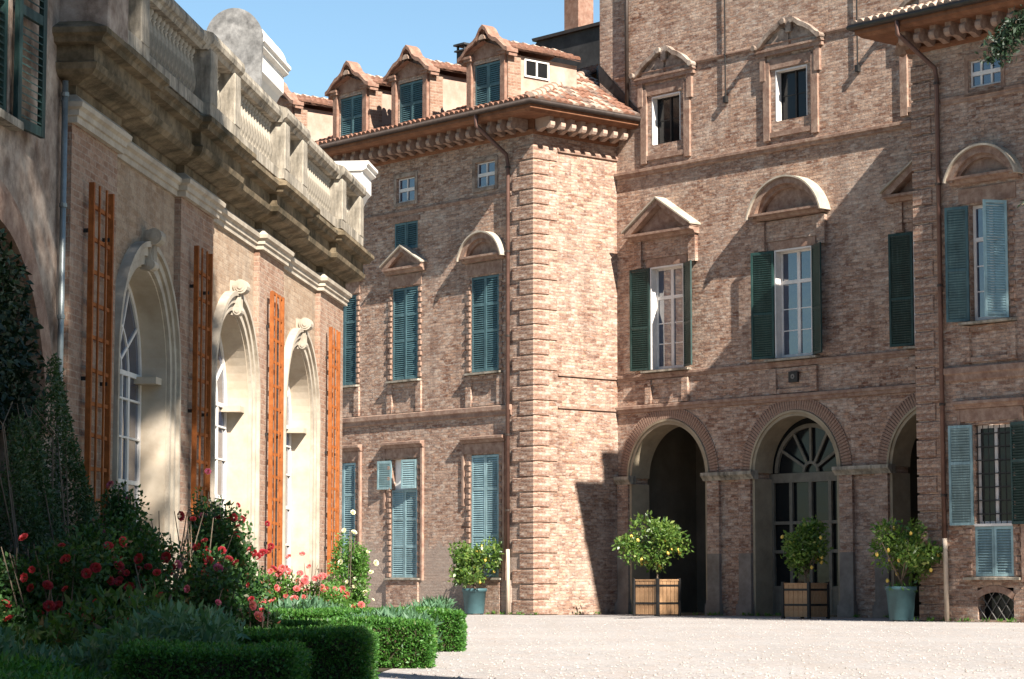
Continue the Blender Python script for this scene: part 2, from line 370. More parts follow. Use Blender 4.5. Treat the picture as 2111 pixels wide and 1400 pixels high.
# ------------------------------------------------------------------ mesh helpers
class MB:
    def __init__(s):
        s.v = []; s.f = []
    def add(s, vs, fs):
        b = len(s.v)
        s.v.extend(vs); s.f.extend([tuple(i + b for i in f) for f in fs])
        return s
    def box(s, x0, x1, y0, y1, z0, z1):
        return s.add([(x0, y0, z0), (x1, y0, z0), (x1, y1, z0), (x0, y1, z0), (x0, y0, z1), (x1, y0, z1), (x1, y1, z1), (x0, y1, z1)],
                     [(0, 3, 2, 1), (4, 5, 6, 7), (0, 1, 5, 4), (1, 2, 6, 5), (2, 3, 7, 6), (3, 0, 4, 7)])
    def cbox(s, x0, x1, y0, y1, z0, z1, c):
        """box with every edge chamfered"""
        vs = []
        for x, sx in ((x0, 1), (x1, -1)):
            for y, sy in ((y0, 1), (y1, -1)):
                for z, sz in ((z0, 1), (z1, -1)):
                    vs += [(x, y + sy * c, z + sz * c), (x + sx * c, y, z + sz * c), (x + sx * c, y + sy * c, z)]
        i = lambda a, b, d, k: ((a * 2 + b) * 2 + d) * 3 + k
        fs = [(i(0, 0, 0, 0), i(0, 0, 1, 0), i(0, 1, 1, 0), i(0, 1, 0, 0)), (i(1, 0, 0, 0), i(1, 1, 0, 0), i(1, 1, 1, 0), i(1, 0, 1, 0)),
              (i(0, 0, 0, 1), i(1, 0, 0, 1), i(1, 0, 1, 1), i(0, 0, 1, 1)), (i(0, 1, 0, 1), i(0, 1, 1, 1), i(1, 1, 1, 1), i(1, 1, 0, 1)),
              (i(0, 0, 0, 2), i(0, 1, 0, 2), i(1, 1, 0, 2), i(1, 0, 0, 2)), (i(0, 0, 1, 2), i(1, 0, 1, 2), i(1, 1, 1, 2), i(0, 1, 1, 2))]
        for a in (0, 1):
            for b in (0, 1):
                fs.append((i(a, b, 0, 0), i(a, b, 0, 1), i(a, b, 1, 1), i(a, b, 1, 0)))
                fs.append((i(a, 0, b, 0), i(a, 0, b, 2), i(a, 1, b, 2), i(a, 1, b, 0)))
                fs.append((i(0, a, b, 1), i(0, a, b, 2), i(1, a, b, 2), i(1, a, b, 1)))
                for d in (0, 1):
                    fs.append((i(a, b, d, 0), i(a, b, d, 1), i(a, b, d, 2)))
        return s.add(vs, fs)
    def poly_y(s, poly, y0, y1):
        """(x,z) polygon extruded along y"""
        n = len(poly)
        vs = [(x, y0, z) for x, z in poly] + [(x, y1, z) for x, z in poly]
        fs = [tuple(range(n)), tuple(range(2 * n - 1, n - 1, -1))] + [(k, (k + 1) % n, (k + 1) % n + n, k + n) for k in range(n)]
        return s.add(vs, fs)
    def poly_x(s, poly, x0, x1):
        """(y,z) polygon extruded along x"""
        n = len(poly)
        vs = [(x0, y, z) for y, z in poly] + [(x1, y, z) for y, z in poly]
        fs = [tuple(range(n)), tuple(range(2 * n - 1, n - 1, -1))] + [(k, (k + 1) % n, (k + 1) % n + n, k + n) for k in range(n)]
        return s.add(vs, fs)
    def poly_z(s, poly, z0, z1):
        n = len(poly)
        vs = [(x, y, z0) for x, y in poly] + [(x, y, z1) for x, y in poly]
        fs = [tuple(range(n)), tuple(range(2 * n - 1, n - 1, -1))] + [(k, (k + 1) % n, (k + 1) % n + n, k + n) for k in range(n)]
        return s.add(vs, fs)
    def ring(s, xc, zc, r0, r1, a0, a1, y0, y1, n=24, sx=1.0):
        """arc ring in the x-z plane extruded along y"""
        P = []
        for k in range(n + 1):
            a = a0 + (a1 - a0) * k / n
            for r in (r0, r1):
                for y in (y0, y1):
                    P.append((xc + sx * r * cos(a), y, zc + r * sin(a)))
        fs = []
        for k in range(n):
            b = 4 * k
            fs += [(b, b + 4, b + 6, b + 2), (b + 1, b + 3, b + 7, b + 5), (b + 2, b + 6, b + 7, b + 3), (b, b + 1, b + 5, b + 4)]
        fs += [(0, 2, 3, 1), (4 * n, 4 * n + 1, 4 * n + 3, 4 * n + 2)]
        return s.add(P, fs)
    def tube(s, pts, r, n=8, caps=True):
        pts = [Vector(p) for p in pts]
        R = r if isinstance(r, (list, tuple)) else [r] * len(pts)
        base = len(s.v)
        prev = None
        for k, p in enumerate(pts):
            d = (pts[min(k + 1, len(pts) - 1)] - pts[max(k - 1, 0)]).normalized()
            ref = Vector((0, 0, 1)) if abs(d.z) < 0.9 else Vector((1, 0, 0))
            u = d.cross(ref).normalized() if prev is None else (prev - d * prev.dot(d)).normalized()
            prev = u
            w = d.cross(u)
            for j in range(n):
                a = 2 * pi * j / n
                q = p + (u * cos(a) + w * sin(a)) * R[k]
                s.v.append(tuple(q))
        for k in range(len(pts) - 1):
            for j in range(n):
                a = base + k * n + j; b = base + k * n + (j + 1) % n
                s.f.append((a, b, b + n, a + n))
        if caps:
            s.f.append(tuple(base + j for j in range(n - 1, -1, -1)))
            s.f.append(tuple(base + (len(pts) - 1) * n + j for j in range(n)))
        return s
    def lathe(s, prof, n=12, c=(0, 0, 0), cap=True):
        base = len(s.v)
        for r, z in prof:
            for j in range(n):
                a = 2 * pi * j / n
                s.v.append((c[0] + r * cos(a), c[1] + r * sin(a), c[2] + z))
        for k in range(len(prof) - 1):
            for j in range(n):
                a = base + k * n + j; b = base + k * n + (j + 1) % n
                s.f.append((a, b, b + n, a + n))
        if cap:
            s.f.append(tuple(base + j for j in range(n - 1, -1, -1)))
            s.f.append(tuple(base + (len(prof) - 1) * n + j for j in range(n)))
        return s
    def mesh(s, name, mat, smooth=False):
        me = bpy.data.meshes.new(name or 'bloom')
        me.from_pydata(s.v, [], s.f)
        me.materials.append(MATS[mat])
        if smooth:
            me.polygons.foreach_set('use_smooth', [True] * len(me.polygons))
        me.update()
        return me
    def build(s, name, mat, parent=None, smooth=False, loc=None, rot=None):
        return place(name, s.mesh(name, mat, smooth), parent, loc, rot)

def place(name, me, parent=None, loc=None, rot=None):
    o = bpy.data.objects.new(name, me)
    COL.objects.link(o)
    if parent is not None: o.parent = parent
    if loc: o.location = loc
    if rot: o.rotation_euler = rot
    return o

def quads(name, V, mat, parent=None, loc=None, k=4):
    """fast mesh of N separate k-gons; V is (N,k,3)"""
    V = np.asarray(V, dtype=np.float32)
    N = V.shape[0]
    me = bpy.data.meshes.new(name or 'bloom')
    me.vertices.add(N * k); me.loops.add(N * k); me.polygons.add(N)
    me.vertices.foreach_set('co', V.reshape(-1))
    me.loops.foreach_set('vertex_index', np.arange(N * k, dtype=np.int32))
    me.polygons.foreach_set('loop_start', np.arange(0, N * k, k, dtype=np.int32))
    me.materials.append(MATS[mat])
    me.update(calc_edges=True)
    return place(name, me, parent, loc) if name else me

def leaves(P, size, aspect=0.55, up=0.3, rng=RNG, outward=None, ow=0.6):
    """leaf-shaped (rhombic) faces at points P"""
    P = np.asarray(P); N = len(P)
    d = rng.normal(size=(N, 3))
    if outward is not None: d = d * (1 - ow) + outward * ow
    d[:, 2] += up
    d /= np.linalg.norm(d, axis=1)[:, None] + 1e-9
    r = rng.normal(size=(N, 3))
    w = np.cross(d, r); w /= np.linalg.norm(w, axis=1)[:, None] + 1e-9
    L = size * rng.uniform(0.65, 1.3, (N, 1))
    W = L * aspect
    nrm = np.cross(d, w)
    a = P; b = P + d * L * 0.5 + w * W * 0.5 + nrm * L * 0.08; c = P + d * L; e = P + d * L * 0.5 - w * W * 0.5 + nrm * L * 0.08
    return np.stack([a, b, c, e], axis=1)

def empty(name, loc=(0, 0, 0), rz=0.0):
    o = bpy.data.objects.new(name, None)
    o.empty_display_size = 0.2
    COL.objects.link(o)
    o.location = loc; o.rotation_euler = (0, 0, rz)
    return o

def tag(o, label, cat, group=None):
    o['label'] = label; o['category'] = cat
    if group: o['group'] = group
    return o
def stuff(o):
    o['kind'] = 'stuff'; return o

def panel(mb, u0, u1, z0, z1, y, rects=(), arches=(), depth=0.3, m=lambda u, y, z: (u, y, z)):
    """wall skin with rectangular and round-headed openings and their reveals. arches: (uc, r, zspring, zbot)"""
    holes = [r[:4] for r in rects] + [(a[0] - a[1], a[0] + a[1], a[3], a[2] + a[1]) for a in arches]
    us = sorted({u0, u1} | {h[0] for h in holes} | {h[1] for h in holes})
    zs = sorted({z0, z1} | {h[2] for h in holes} | {h[3] for h in holes})
    us = [u for u in us if u0 <= u <= u1]; zs = [z for z in zs if z0 <= z <= z1]
    q = lambda *P: mb.add([m(*p) for p in P], [(0, 1, 2, 3)])
    for a, b in zip(us, us[1:]):
        for c, d in zip(zs, zs[1:]):
            mu, mz = (a + b) / 2, (c + d) / 2
            if any(h[0] < mu < h[1] and h[2] < mz < h[3] for h in holes): continue
            q((a, y, c), (b, y, c), (b, y, d), (a, y, d))
    for r in rects:
        a, b, c, d = r[:4]; e = y + (r[4] if len(r) > 4 else depth)
        q((a, y, c), (a, y, d), (a, e, d), (a, e, c)); q((b, y, c), (b, e, c), (b, e, d), (b, y, d))
        q((a, y, d), (b, y, d), (b, e, d), (a, e, d)); q((a, y, c), (a, e, c), (b, e, c), (b, y, c))
    for (uc, r, zs_, zb) in arches:
        e = y + depth; top = zs_ + r; n = 32
        pts = [(uc - r * cos(pi * k / n), zs_ + r * sin(pi * k / n)) for k in range(n + 1)]
        for p, s in zip(pts, pts[1:]):
            q((p[0], y, p[1]), (s[0], y, s[1]), (s[0], y, top), (p[0], y, top))
            q((p[0], y, p[1]), (p[0], e, p[1]), (s[0], e, s[1]), (s[0], y, s[1]))
        for u in (uc - r, uc + r):
            q((u, y, zb), (u, e, zb), (u, e, zs_), (u, y, zs_))
    return mb

# ------------------------------------------------------------------ ground
F = (0.0, 0.0)
g = MB().add([(-900, -300, 0), (900, -300, 0), (900, 1500, 0), (-900, 1500, 0)], [(0, 1, 2, 3)]).build('ground', 'field')
g['kind'] = 'structure'
def sheet(name, poly, z, mat):
    o = MB().add([(x, y, z) for x, y in poly], [tuple(range(len(poly)))]).build(name, mat)
    o['kind'] = 'structure'
    return o
sheet('gravel_court', [(-40, -60), (60, -60), (60, 95), (-40, 95)], 0.006, 'gravel')
bed = [(-7.6, 8), (-2.6, 8), (-2.0, 17), (-1.6, 21), (-1.3, 27), (-1.1, 33.6), (-1.4, 36), (-3.0, 52), (-6, 52)]
sheet('flower_bed', bed, 0.012, 'soil')

# ================================================================== PALACE  (x along the facade, y into the building)
PAL = empty('palace', (0.6199, 70.0, 0.0), atan2(-0.7534, 0.6575))
tag(PAL, 'three-storey brick palace with recessed arcaded centre between two projecting wings', 'palace')
YC = 3.36            # recess of the central block
XD = 14.19           # corner of the right wing
EAVE = 14.72

# ---- walls
wA = [-9.05, -5.95, -2.15]
g_rects = [(x - 0.62, x + 0.62, 1.08, 4.70) for x in wA]
f_rects = [(x - 0.62, x + 0.62, 7.16, 10.02) for x in wA]
t_rects = [(x - 0.45, x + 0.45, 12.70, 13.46) for x in wA]
mez = [(-6.5, -5.36, 11.2, 12.06)]
mb = panel(MB(), -22, 0, 0, 14.6, 0, [r + (0.16,) for r in g_rects + f_rects + t_rects + mez])
mb.add([(-22, 0.5, 0), (-22, 9, 0), (-22, 9, 14.6), (-22, 0.5, 14.6)], [(0, 1, 2, 3)])
mb.build('wing_wall', 'brick_base', PAL)
mb = panel(MB(), 0, YC, 0, 14.6, 0, [], [], 0.2, m=lambda u, y, z: (-y, u, z))
mb.build('wing_wall', 'brick', PAL)
wDx = 16.42
mb = panel(MB(), XD, 26, 0, 14.6, 0, [(15.86, 16.98, 1.08, 4.70, 0.22), (15.86, 16.98, 7.2, 10.02, 0.22), (15.95, 16.9, 12.88, 13.55, 0.14), (15.9, 16.96, 0.06, 0.82, 0.3)])
mb.add([(XD, 0, 0), (XD, YC, 0), (XD, YC, 14.6), (XD, 0, 14.6)], [(0, 1, 2, 3)])
mb.build('wing_wall', 'brick', PAL)
# central block
XC = [2.13, 7.10, 12.07]
c_first = [(x - 0.70, x + 0.70, 7.16, 10.2, 0.34) for x in XC]
c_top = [(x - 0.60, x + 0.60, 13.84, 15.3, 0.30) for x in XC]
mb = panel(MB(), -0.72, XD + 1, 0, 21, YC, c_first + c_top, [(x, 1.60, 4.0, 0.0) for x in XC], 0.72)
mb.add([(-0.72, YC, 0), (-0.72, YC + 12, 0), (-0.72, YC + 12, 21), (-0.72, YC, 21)], [(0, 1, 2, 3)])
mb.add([(XD + 1, YC, 0), (XD + 1, YC + 12, 0), (XD + 1, YC + 12, 21), (XD + 1, YC, 21)], [(0, 1, 2, 3)])
mb.add([(-0.72, YC, 21), (XD + 1, YC, 21), (XD + 1, YC + 12, 21), (-0.72, YC + 12, 21)], [(0, 1, 2, 3)])
mb.build('central_wall', 'brick', PAL)
# back of the porch behind the arches
mb = MB()
y1 = YC + 0.72
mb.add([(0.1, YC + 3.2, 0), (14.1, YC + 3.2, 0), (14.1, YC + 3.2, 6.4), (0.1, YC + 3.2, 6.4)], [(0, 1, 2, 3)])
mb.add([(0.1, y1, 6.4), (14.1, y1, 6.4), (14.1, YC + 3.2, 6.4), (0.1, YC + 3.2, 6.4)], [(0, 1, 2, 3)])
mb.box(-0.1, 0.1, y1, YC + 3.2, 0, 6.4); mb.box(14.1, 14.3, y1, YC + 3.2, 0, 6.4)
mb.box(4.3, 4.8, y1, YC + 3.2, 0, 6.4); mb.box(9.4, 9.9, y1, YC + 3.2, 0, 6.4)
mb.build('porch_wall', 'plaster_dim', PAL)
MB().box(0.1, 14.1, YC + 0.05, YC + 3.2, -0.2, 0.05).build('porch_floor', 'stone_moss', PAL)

# ---- quoins
def quoin_mesh(lx, ly, h, sx):
    return MB().cbox(*((-lx, 0.036) if sx < 0 else (-0.04, lx)), -0.036 if sx < 0 else -0.04, ly, 0.0, h, 0.016).mesh('quoin', 'brick')
P_Q = 0.442
qs = [quoin_mesh(0.90, 0.92, P_Q - 0.045, -1), quoin_mesh(0.58, 0.60, P_Q - 0.045, -1)]
for k in range(31):
    place('quoin', qs[k % 2], PAL, (0, 0, 0.02 + k * P_Q))
qs = [quoin_mesh(0.86, 0.5, P_Q - 0.05, 1), quoin_mesh(0.56, 0.5, P_Q - 0.05, 1)]
for k in range(31):
    place('quoin', qs[k % 2], PAL, (XD, 0, 0.02 + k * P_Q))

# ---- string courses and bands
def band(x0, x1, y, z0, z1, w, mat='brick_trim', name='string_course'):
    h = z1 - z0
    prof = [(y, z0), (y - w * 0.55, z0 + h * 0.1), (y - w * 0.6, z0 + h * 0.45), (y - w, z0 + h * 0.55), (y - w, z1 - h * 0.08), (y - w * 0.7, z1), (y, z1)]
    return MB().poly_x(prof, x0, x1).build(name, mat, PAL)
band(-22, -0.95, 0, 5.80, 6.12, 0.10)
band(-22, -0.95, 0, 12.30, 12.42, 0.05)
band(XD + 0.9, 26, 0, 5.75, 6.12, 0.12)
band(XD + 0.9, 26, 0, 12.55, 12.75, 0.06)
band(0, XD + .5, YC, 12.98, 13.18, 0.13)
band(0, XD + .5, YC, 16.0, 16.10, 0.07)
band(0, XD + .5, YC, 6.88, 7.06, 0.07)
band(0, XD + .5, YC, 5.92, 6.14, 0.11)
for z in (6.95, 6.0):
    MB().box(0.0, 0.05, 0.95, YC, z, z + 0.05).build('string_course', 'brick_trim', PAL)
MB().box(-22, -0.95, -0.06, 0.0, 0.0, 1.0).build('plinth', 'brick_base', PAL)

# ---- eaves: frieze, soffit, corbels, gutters, tiles
def corbel_mesh():
    prof = [(0, 0), (-0.12, -0.02), (-0.30, 0.05), (-0.46, 0.06), (-0.56, 0.01), (-0.64, 0.03), (-0.69, 0.10), (-0.69, 0.19), (-0.63, 0.26), (-0.63, 0.36), (0, 0.36)]
    return MB().poly_x(prof, -0.085, 0.085).mesh('corbel', 'brick_trim')
CORB = corbel_mesh()
def corbel_lit():
    prof = [(0, 0), (-0.12, -0.02), (-0.30, 0.05), (-0.46, 0.06), (-0.56, 0.01), (-0.64, 0.03), (-0.69, 0.10), (-0.69, 0.19), (-0.63, 0.26), (-0.63, 0.36), (0, 0.36)]
    return MB().poly_x(prof, -0.085, 0.085).mesh('corbel', 'dormer_plaster')  # paler than the other corbels: sunlight on the return side put into the colour
CORB_LIT = corbel_lit()
def eave_profile(w):   # (outward, z)
    return [(0, 14.0), (-0.10, 14.03), (-0.12, 14.12), (-0.05, 14.14), (-0.05, 14.44), (-w + 0.12, 14.44), (-w + 0.06, 14.50), (-w, 14.52), (-w, 14.64), (0, 14.70)]
OV = 1.0
# left wing: facade side, then the return side (mitred outside corner)
def run_profile(mb, prof, path, closed=False):
    """sweep (out,z) profile along a plan path of ((x,y),(outward dir)) stations"""
    b = len(mb.v); n = len(prof)
    for (x, y), (dx, dy) in path:
        for o, z in prof:
            mb.v.append((x - o * dx, y - o * dy, z))
    for k in range(len(path) - 1):
        for j in range(n):
            a = b + k * n + j; c = b + k * n + (j + 1) % n
            mb.f.append((a, c, c + n, a + n))
    mb.f.append(tuple(b + j for j in range(n)))
    mb.f.append(tuple(b + (len(path) - 1) * n + j for j in range(n - 1, -1, -1)))
    return mb
ov_path = [((-22, 0), (0, -1)), ((0, 0), (1, -1)), ((0, YC - 0.01), (1, 0))]
run_profile(MB(), eave_profile(OV), ov_path).build('eave', 'wood_soffit', PAL)
run_profile(MB(), eave_profile(OV), [((XD, YC - 0.02), (-1, 0)), ((XD, 0), (-1, -1)), ((26, 0), (0, -1))]).build('eave', 'wood_soffit', PAL)
x = -20.0
while x < -0.2:
    place('corbel', CORB, PAL, (x, -0.04, 14.08)); x += 0.47
y = 0.12
while y < YC - 0.15:
    place('corbel', CORB_LIT, PAL, (0.04, y, 14.08), (0, 0, pi / 2)); y += 0.42
x = XD + 0.25
while x < 22:
    place('corbel', CORB, PAL, (x, -0.04, 14.08)); x += 0.47
y = 0.3
while y < YC - 0.15:
    place('corbel', CORB, PAL, (XD - 0.04, y, 14.08), (0, 0, -pi / 2)); y += 0.47
# brick moulding below the corbels
run_profile(MB(), [(0, 13.55), (-0.06, 13.57), (-0.07, 13.64), (-0.03, 13.68), (0, 13.72)], [((0, 0.95), (1, 0)), ((0, YC), (1, 0))]).build('string_course', 'brick_trim', PAL)
def gutter(path):
    prof = [(0.085 * cos(a), 0.085 * sin(a)) for a in np.linspace(0, 2 * pi, 11)[:-1]]
    return run_profile(MB(), [(-OV - 0.06 + o, 14.70 + z) for o, z in prof], path).build('gutter', 'gutter', PAL, True)
gutter([((-22, 0), (0, -1)), ((0, 0), (1, -1)), ((0, YC - 0.05), (1, 0))])
gutter([((XD, YC - 0.06), (-1, 0)), ((XD, 0), (-1, -1)), ((26, 0), (0, -1))])

# ---- roofs
PITCH = 0.37
AP = (-2.1, 4.1, EAVE + 5.1 * PITCH)      # hip apex
def zA(y): return EAVE + (y + OV) * PITCH
ridge_y = 6.5
mb = MB()
e = OV + 0.02
mb.add([(-22, -e, EAVE), (e, -e, EAVE), AP, (-2.1, ridge_y, zA(ridge_y)), (-22, ridge_y, zA(ridge_y))], [(0, 1, 2, 3, 4)])
mb.add([(e, -e, EAVE), (e, YC, EAVE), (-0.55, YC, EAVE + 0.8), AP], [(0, 1, 2, 3)])
mb.add([(-22, 12, EAVE), (-2.1, 12, EAVE), (-2.1, ridge_y, zA(ridge_y)), (-22, ridge_y, zA(ridge_y))], [(0, 1, 2, 3)])
mb.build('roof', 'tile', PAL)
mb = MB()
mb.add([(XD - e, -e, EAVE), (26, -e, EAVE), (26, 6, zA(6)), (XD + 2.2, 4, zA(4)), ], [(0, 1, 2, 3)])
mb.add([(XD - e, -e, EAVE), (XD - e, YC, EAVE), (XD + 2.2, 4, zA(4))], [(0, 1, 2)])
mb.build('roof', 'tile', PAL)
def tile_profile(n=6):
    return [(cos(pi * k / n), sin(pi * k / n)) for k in range(n + 1)]
TP = tile_profile()
def add_tile(mb, p, d, up, side, L=0.44, r0=0.105, r1=0.085, lift=0.03):
    """half-round cover tile from p along unit vector d (up the slope)"""
    p = Vector(p); b = len(mb.v)
    for s, r, lf in ((0, r0, lift), (L, r1, 0.0)):
        for cx, cz in TP:
            mb.v.append(tuple(p + d * s + side * (cx * r) + up * (cz * r + lf)))
    n = len(TP)
    for k in range(n - 1):
        mb.f.append((b + k, b + k + 1, b + n + k + 1, b + n + k))
    mb.f.append(tuple(b + k for k in range(n)))
def tile_slope(mb, cols, d, up, side, rowstep=0.36, jitter=0.018):
    """cols: (start point, length)"""
    for p, L in cols:
        k = 0.0
        p = Vector(p)
        while k < L - 0.05:
            j = side * random.uniform(-jitter, jitter) + up * random.uniform(-0.008, 0.014)
            add_tile(mb, p + d * k + j, d, up, side, L=min(0.44, L - k + 0.05))
            k += rowstep
    return mb
dA = Vector((0, 1, PITCH)).normalized(); upA = dA.cross(Vector((-1, 0, 0))).normalized()
if upA.z < 0: upA = -upA
cols = []
x = -13.0
while x < 0.95:
    ymax = ridge_y
    if x > AP[0]: ymax = -e + (e - x) / (e - AP[0]) * (AP[1] + e)
    L = (ymax + e) / dA.y
    cols.append(((x, -e - 0.05, EAVE + 0.02), L)); x += 0.225
stuff(tile_slope(MB(), cols, dA, upA, Vector((1, 0, 0))).build('roof_tiles', 'tile', PAL))
cols = []
x = XD - 0.95
while x < 21:
    ymax = 4.0 if x > XD + 2.2 else -e + (x - XD + e) / (2.2 + e) * (4 + e)
    cols.append(((x, -e - 0.05, EAVE + 0.02), (ymax + e) / dA.y)); x += 0.225
stuff(tile_slope(MB(), cols, dA, upA, Vector((1, 0, 0))).build('roof_tiles', 'tile_pale', PAL))
# return slope of the left wing: every tile its own piece
runB = e - AP[0]; dB = Vector((-runB, 0, AP[2] - EAVE)).normalized(); upB = Vector((-dB.z, 0, dB.x)); upB = upB if upB.z > 0 else -upB
sideB = Vector((0, 1, 0))
tm = []
for k in range(3):
    mbt = MB(); add_tile(mbt, (0, 0, 0), dB, upB, sideB); tm.append(mbt.mesh('roof_tile', ('tile', 'tile_pale', 'tile_grey')[k]))
y = -0.85
while y < YC + 0.6:
    L = (y + e) / (AP[1] + e) * runB / abs(dB.x)
    if y > YC: L = min(L, 99)
    k = 0.0
    while k < L - 0.1:
        p = Vector((e + 0.04, y, EAVE + 0.02)) + dB * k
        if not (y > YC - 0.12 and p.x > -0.75):
            place('roof_tile', random.choice((tm[0], tm[0], tm[0], tm[1], tm[1], tm[2])), PAL, tuple(p + Vector((0, random.uniform(-.02, .02), random.uniform(-0.005, 0.012)))), (0, 0, random.uniform(-0.04, 0.04)))
        k += 0.36
    y += 0.225
# hip ridge tiles
h0 = Vector((e, -e, EAVE + 0.05)); h1 = Vector(AP) + Vector((0, 0, 0.06))
dh = (h1 - h0).normalized(); sh = dh.cross(Vector((0, 0, 1))).normalized(); uh = sh.cross(dh).normalized()
rm = MB(); add_tile(rm, (0, 0, 0), dh, uh, sh, 0.5, 0.15, 0.125, 0.04); rm = rm.mesh('ridge_tile', 'tile_pale')
k = 0.0
while k < (h1 - h0).length:
    place('ridge_tile', rm, PAL, tuple(h0 + dh * k)); k += 0.42
# dark strip along the valley against the taller block
MB().add([(0.95, YC + 0.0, EAVE + 0.02), (0.95, YC - 0.03, EAVE + 0.30), (-0.74, YC - 0.03, EAVE + 1.95), (-2.2, 4.6, AP[2] + 0.35), (-2.2, 4.6, AP[2] - 0.1), (-0.74, YC + 0.02, EAVE + 1.0)], [(0, 1, 2, 5), (5, 2, 3, 4)]).build('dark_valley_strip', 'slate', PAL)
# slate-clad attic behind the wing
MB().poly_y([(-10.6, 17.0), (-7.9, 19.15), (-0.75, 19.15), (-0.75, 15.5), (-10.6, 15.5)], 7.2, 12).build('slate_attic', 'slate', PAL)
MB().poly_y([(-8.0, 19.15), (-0.75, 19.15), (-0.75, 19.26), (-8.05, 19.26)], 7.08, 12.1).build('attic_eave', 'gutter', PAL)
mb = MB().box(-7.52, -6.82, 8.1, 8.8, 18.5, 21.8); mb.poly_z([(-7.62, 8.0), (-6.72, 8.0), (-6.72, 8.9), (-7.62, 8.9)], 18.9, 19.45)
mb.build('chimney', 'brick_red', PAL)
mb = MB().box(-6.46, -6.08, 2.46, 2.84, 15.5, 17.85); mb.box(-6.52, -6.02, 2.40, 2.90, 17.85, 17.90)
for a in (-6.46, -6.14):
    for b in (2.46, 2.78): mb.box(a, a + 0.06, b, b + 0.06, 17.90, 18.04)
mb.box(-6.54, -6.0, 2.38, 2.92, 18.04, 18.10)
mb.build('chimney', 'slate', PAL)
mb = MB().box(14.72, 15.32, -0.35, 0.33, 14.9, 17.05); mb.box(14.66, 15.38, -0.41, 0.39, 16.75, 16.95)
mb.build('chimney', 'brick', PAL)
# ---- shutters
SH = {}
def shutter_leaf(w, h, mat, rails=(0.5,), pitch=0.062, t=0.045):
    """leaf hinged at x=0, bottom z=0, front face at y=-t"""
    key = (round(w, 3), round(h, 3), mat, rails, pitch)
    if key not in SH:
        st = 0.062
        fr = MB()
        fr.box(0, st, -t, 0, 0, h); fr.box(w - st, w, -t, 0, 0, h)
        zz = [0.0] + [r * h for r in rails] + [h]
        for k, z in enumerate(zz):
            a = 0.0 if k == 0 else (h - 0.07 if k == len(zz) - 1 else z - 0.035)
            fr.box(st, w - st, -t + 0.002, -0.002, a, a + 0.07)
        sl = MB()
        for a, b in zip(zz, zz[1:]):
            z = a + (0.075 if a == 0 else 0.04)
            top = b - (0.075 if b == h else 0.04)
            n = max(1, int((top - z) / pitch))
            dz = (top - z) / n
            for q in range(n):
                z0 = z + q * dz
                sl.poly_x([(-t + 0.004, z0), (-t + 0.004, z0 + 0.012), (-0.006, z0 + dz * 0.95), (-0.006, z0 + dz * 0.95 - 0.012)], st, w - st)
        SH[key] = (fr.mesh('shutter', mat), sl.mesh('slats', mat))
    return SH[key]
def put_leaf(w, h, mat, loc, rz=0.0, flip=False, rails=(0.5,), pitch=0.062, parent=None):
    fr, sl = shutter_leaf(w, h, mat, rails, pitch)
    o = place('shutter', fr, parent or PAL, loc, (0, 0, rz))
    if flip: o.scale = (-1, 1, 1)
    s = place('slats', sl, o); stuff(s)
    o.rotation_euler[2] += random.uniform(-0.02, 0.02)
    return o
# dark rooms behind closed shutters and windows
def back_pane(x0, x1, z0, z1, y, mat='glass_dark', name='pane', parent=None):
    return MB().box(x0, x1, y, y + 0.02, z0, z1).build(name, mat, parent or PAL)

def casement(xc, z0, w, h, y, nv=2, transom=0.72, mat='frame_white', glass='glass_blue', bars=(), fw=0.07):
    fr = MB()
    x0, x1 = xc - w / 2, xc + w / 2
    fr.box(x0, x0 + fw, y, y + 0.07, z0, z0 + h); fr.box(x1 - fw, x1, y, y + 0.07, z0, z0 + h)
    fr.box(x0 + fw, x1 - fw, y + 0.002, y + 0.068, z0, z0 + fw); fr.box(x0 + fw, x1 - fw, y + 0.002, y + 0.068, z0 + h - fw, z0 + h)
    for k in range(1, nv):
        x = x0 + w * k / nv
        fr.box(x - fw * 0.6, x + fw * 0.6, y - 0.012, y + 0.06, z0 + fw, z0 + h - fw)
    if transom:
        fr.box(x0 + fw, x1 - fw, y - 0.016, y + 0.064, z0 + h * transom - 0.05, z0 + h * transom + 0.05)
    for b in bars:
        fr.box(x0 + fw, x1 - fw, y + 0.012, y + 0.05, z0 + h * b - 0.014, z0 + h * b + 0.014)
    o = fr.build('window', mat, PAL)
    n = max(1, nv)
    for k in range(n):
        a = x0 + w * k / n + 0.01; c = x0 + w * (k + 1) / n - 0.01
        cuts = [z0 + 0.01] + ([z0 + h * transom] if transom else []) + [z0 + h - 0.01]
        for p, q in zip(cuts, cuts[1:]):
            MB().box(a, c, y + 0.026, y + 0.036, p + 0.005, q - 0.005).build('pane', glass, o)
    return o

# toothed brick jambs
JB = [MB().cbox(-0.075, 0.075, -0.06, 0.02, 0, 0.115, 0.012).mesh('jamb_brick', 'brick_trim'), MB().cbox(-0.045, 0.045, -0.045, 0.02, 0, 0.115, 0.012).mesh('jamb_brick', 'brick_trim')]
def jamb(x, y, z0, z1, side):
    z = z0; k = 0
    while z + 0.12 <= z1:
        place('jamb_brick', JB[k % 2], PAL, (x + side * (0.0 if k % 2 == 0 else -0.03), y, z))
        z += 0.165; k += 1
def hood(xc, w, z, y, d=0.17):
    MB().poly_x([(y, z - 0.12), (y - d * 0.45, z - 0.10), (y - d * 0.6, z - 0.02), (y - d, z), (y - d, z + 0.07), (y, z + 0.10)], xc - w / 2, xc + w / 2).build('window_hood', 'brick_trim', PAL)
    MB().box(xc - w / 2 + 0.1, xc + w / 2 - 0.1, y - 0.035, y + 0.02, z - 0.42, z - 0.12).build('lintel', 'brick_trim', PAL)
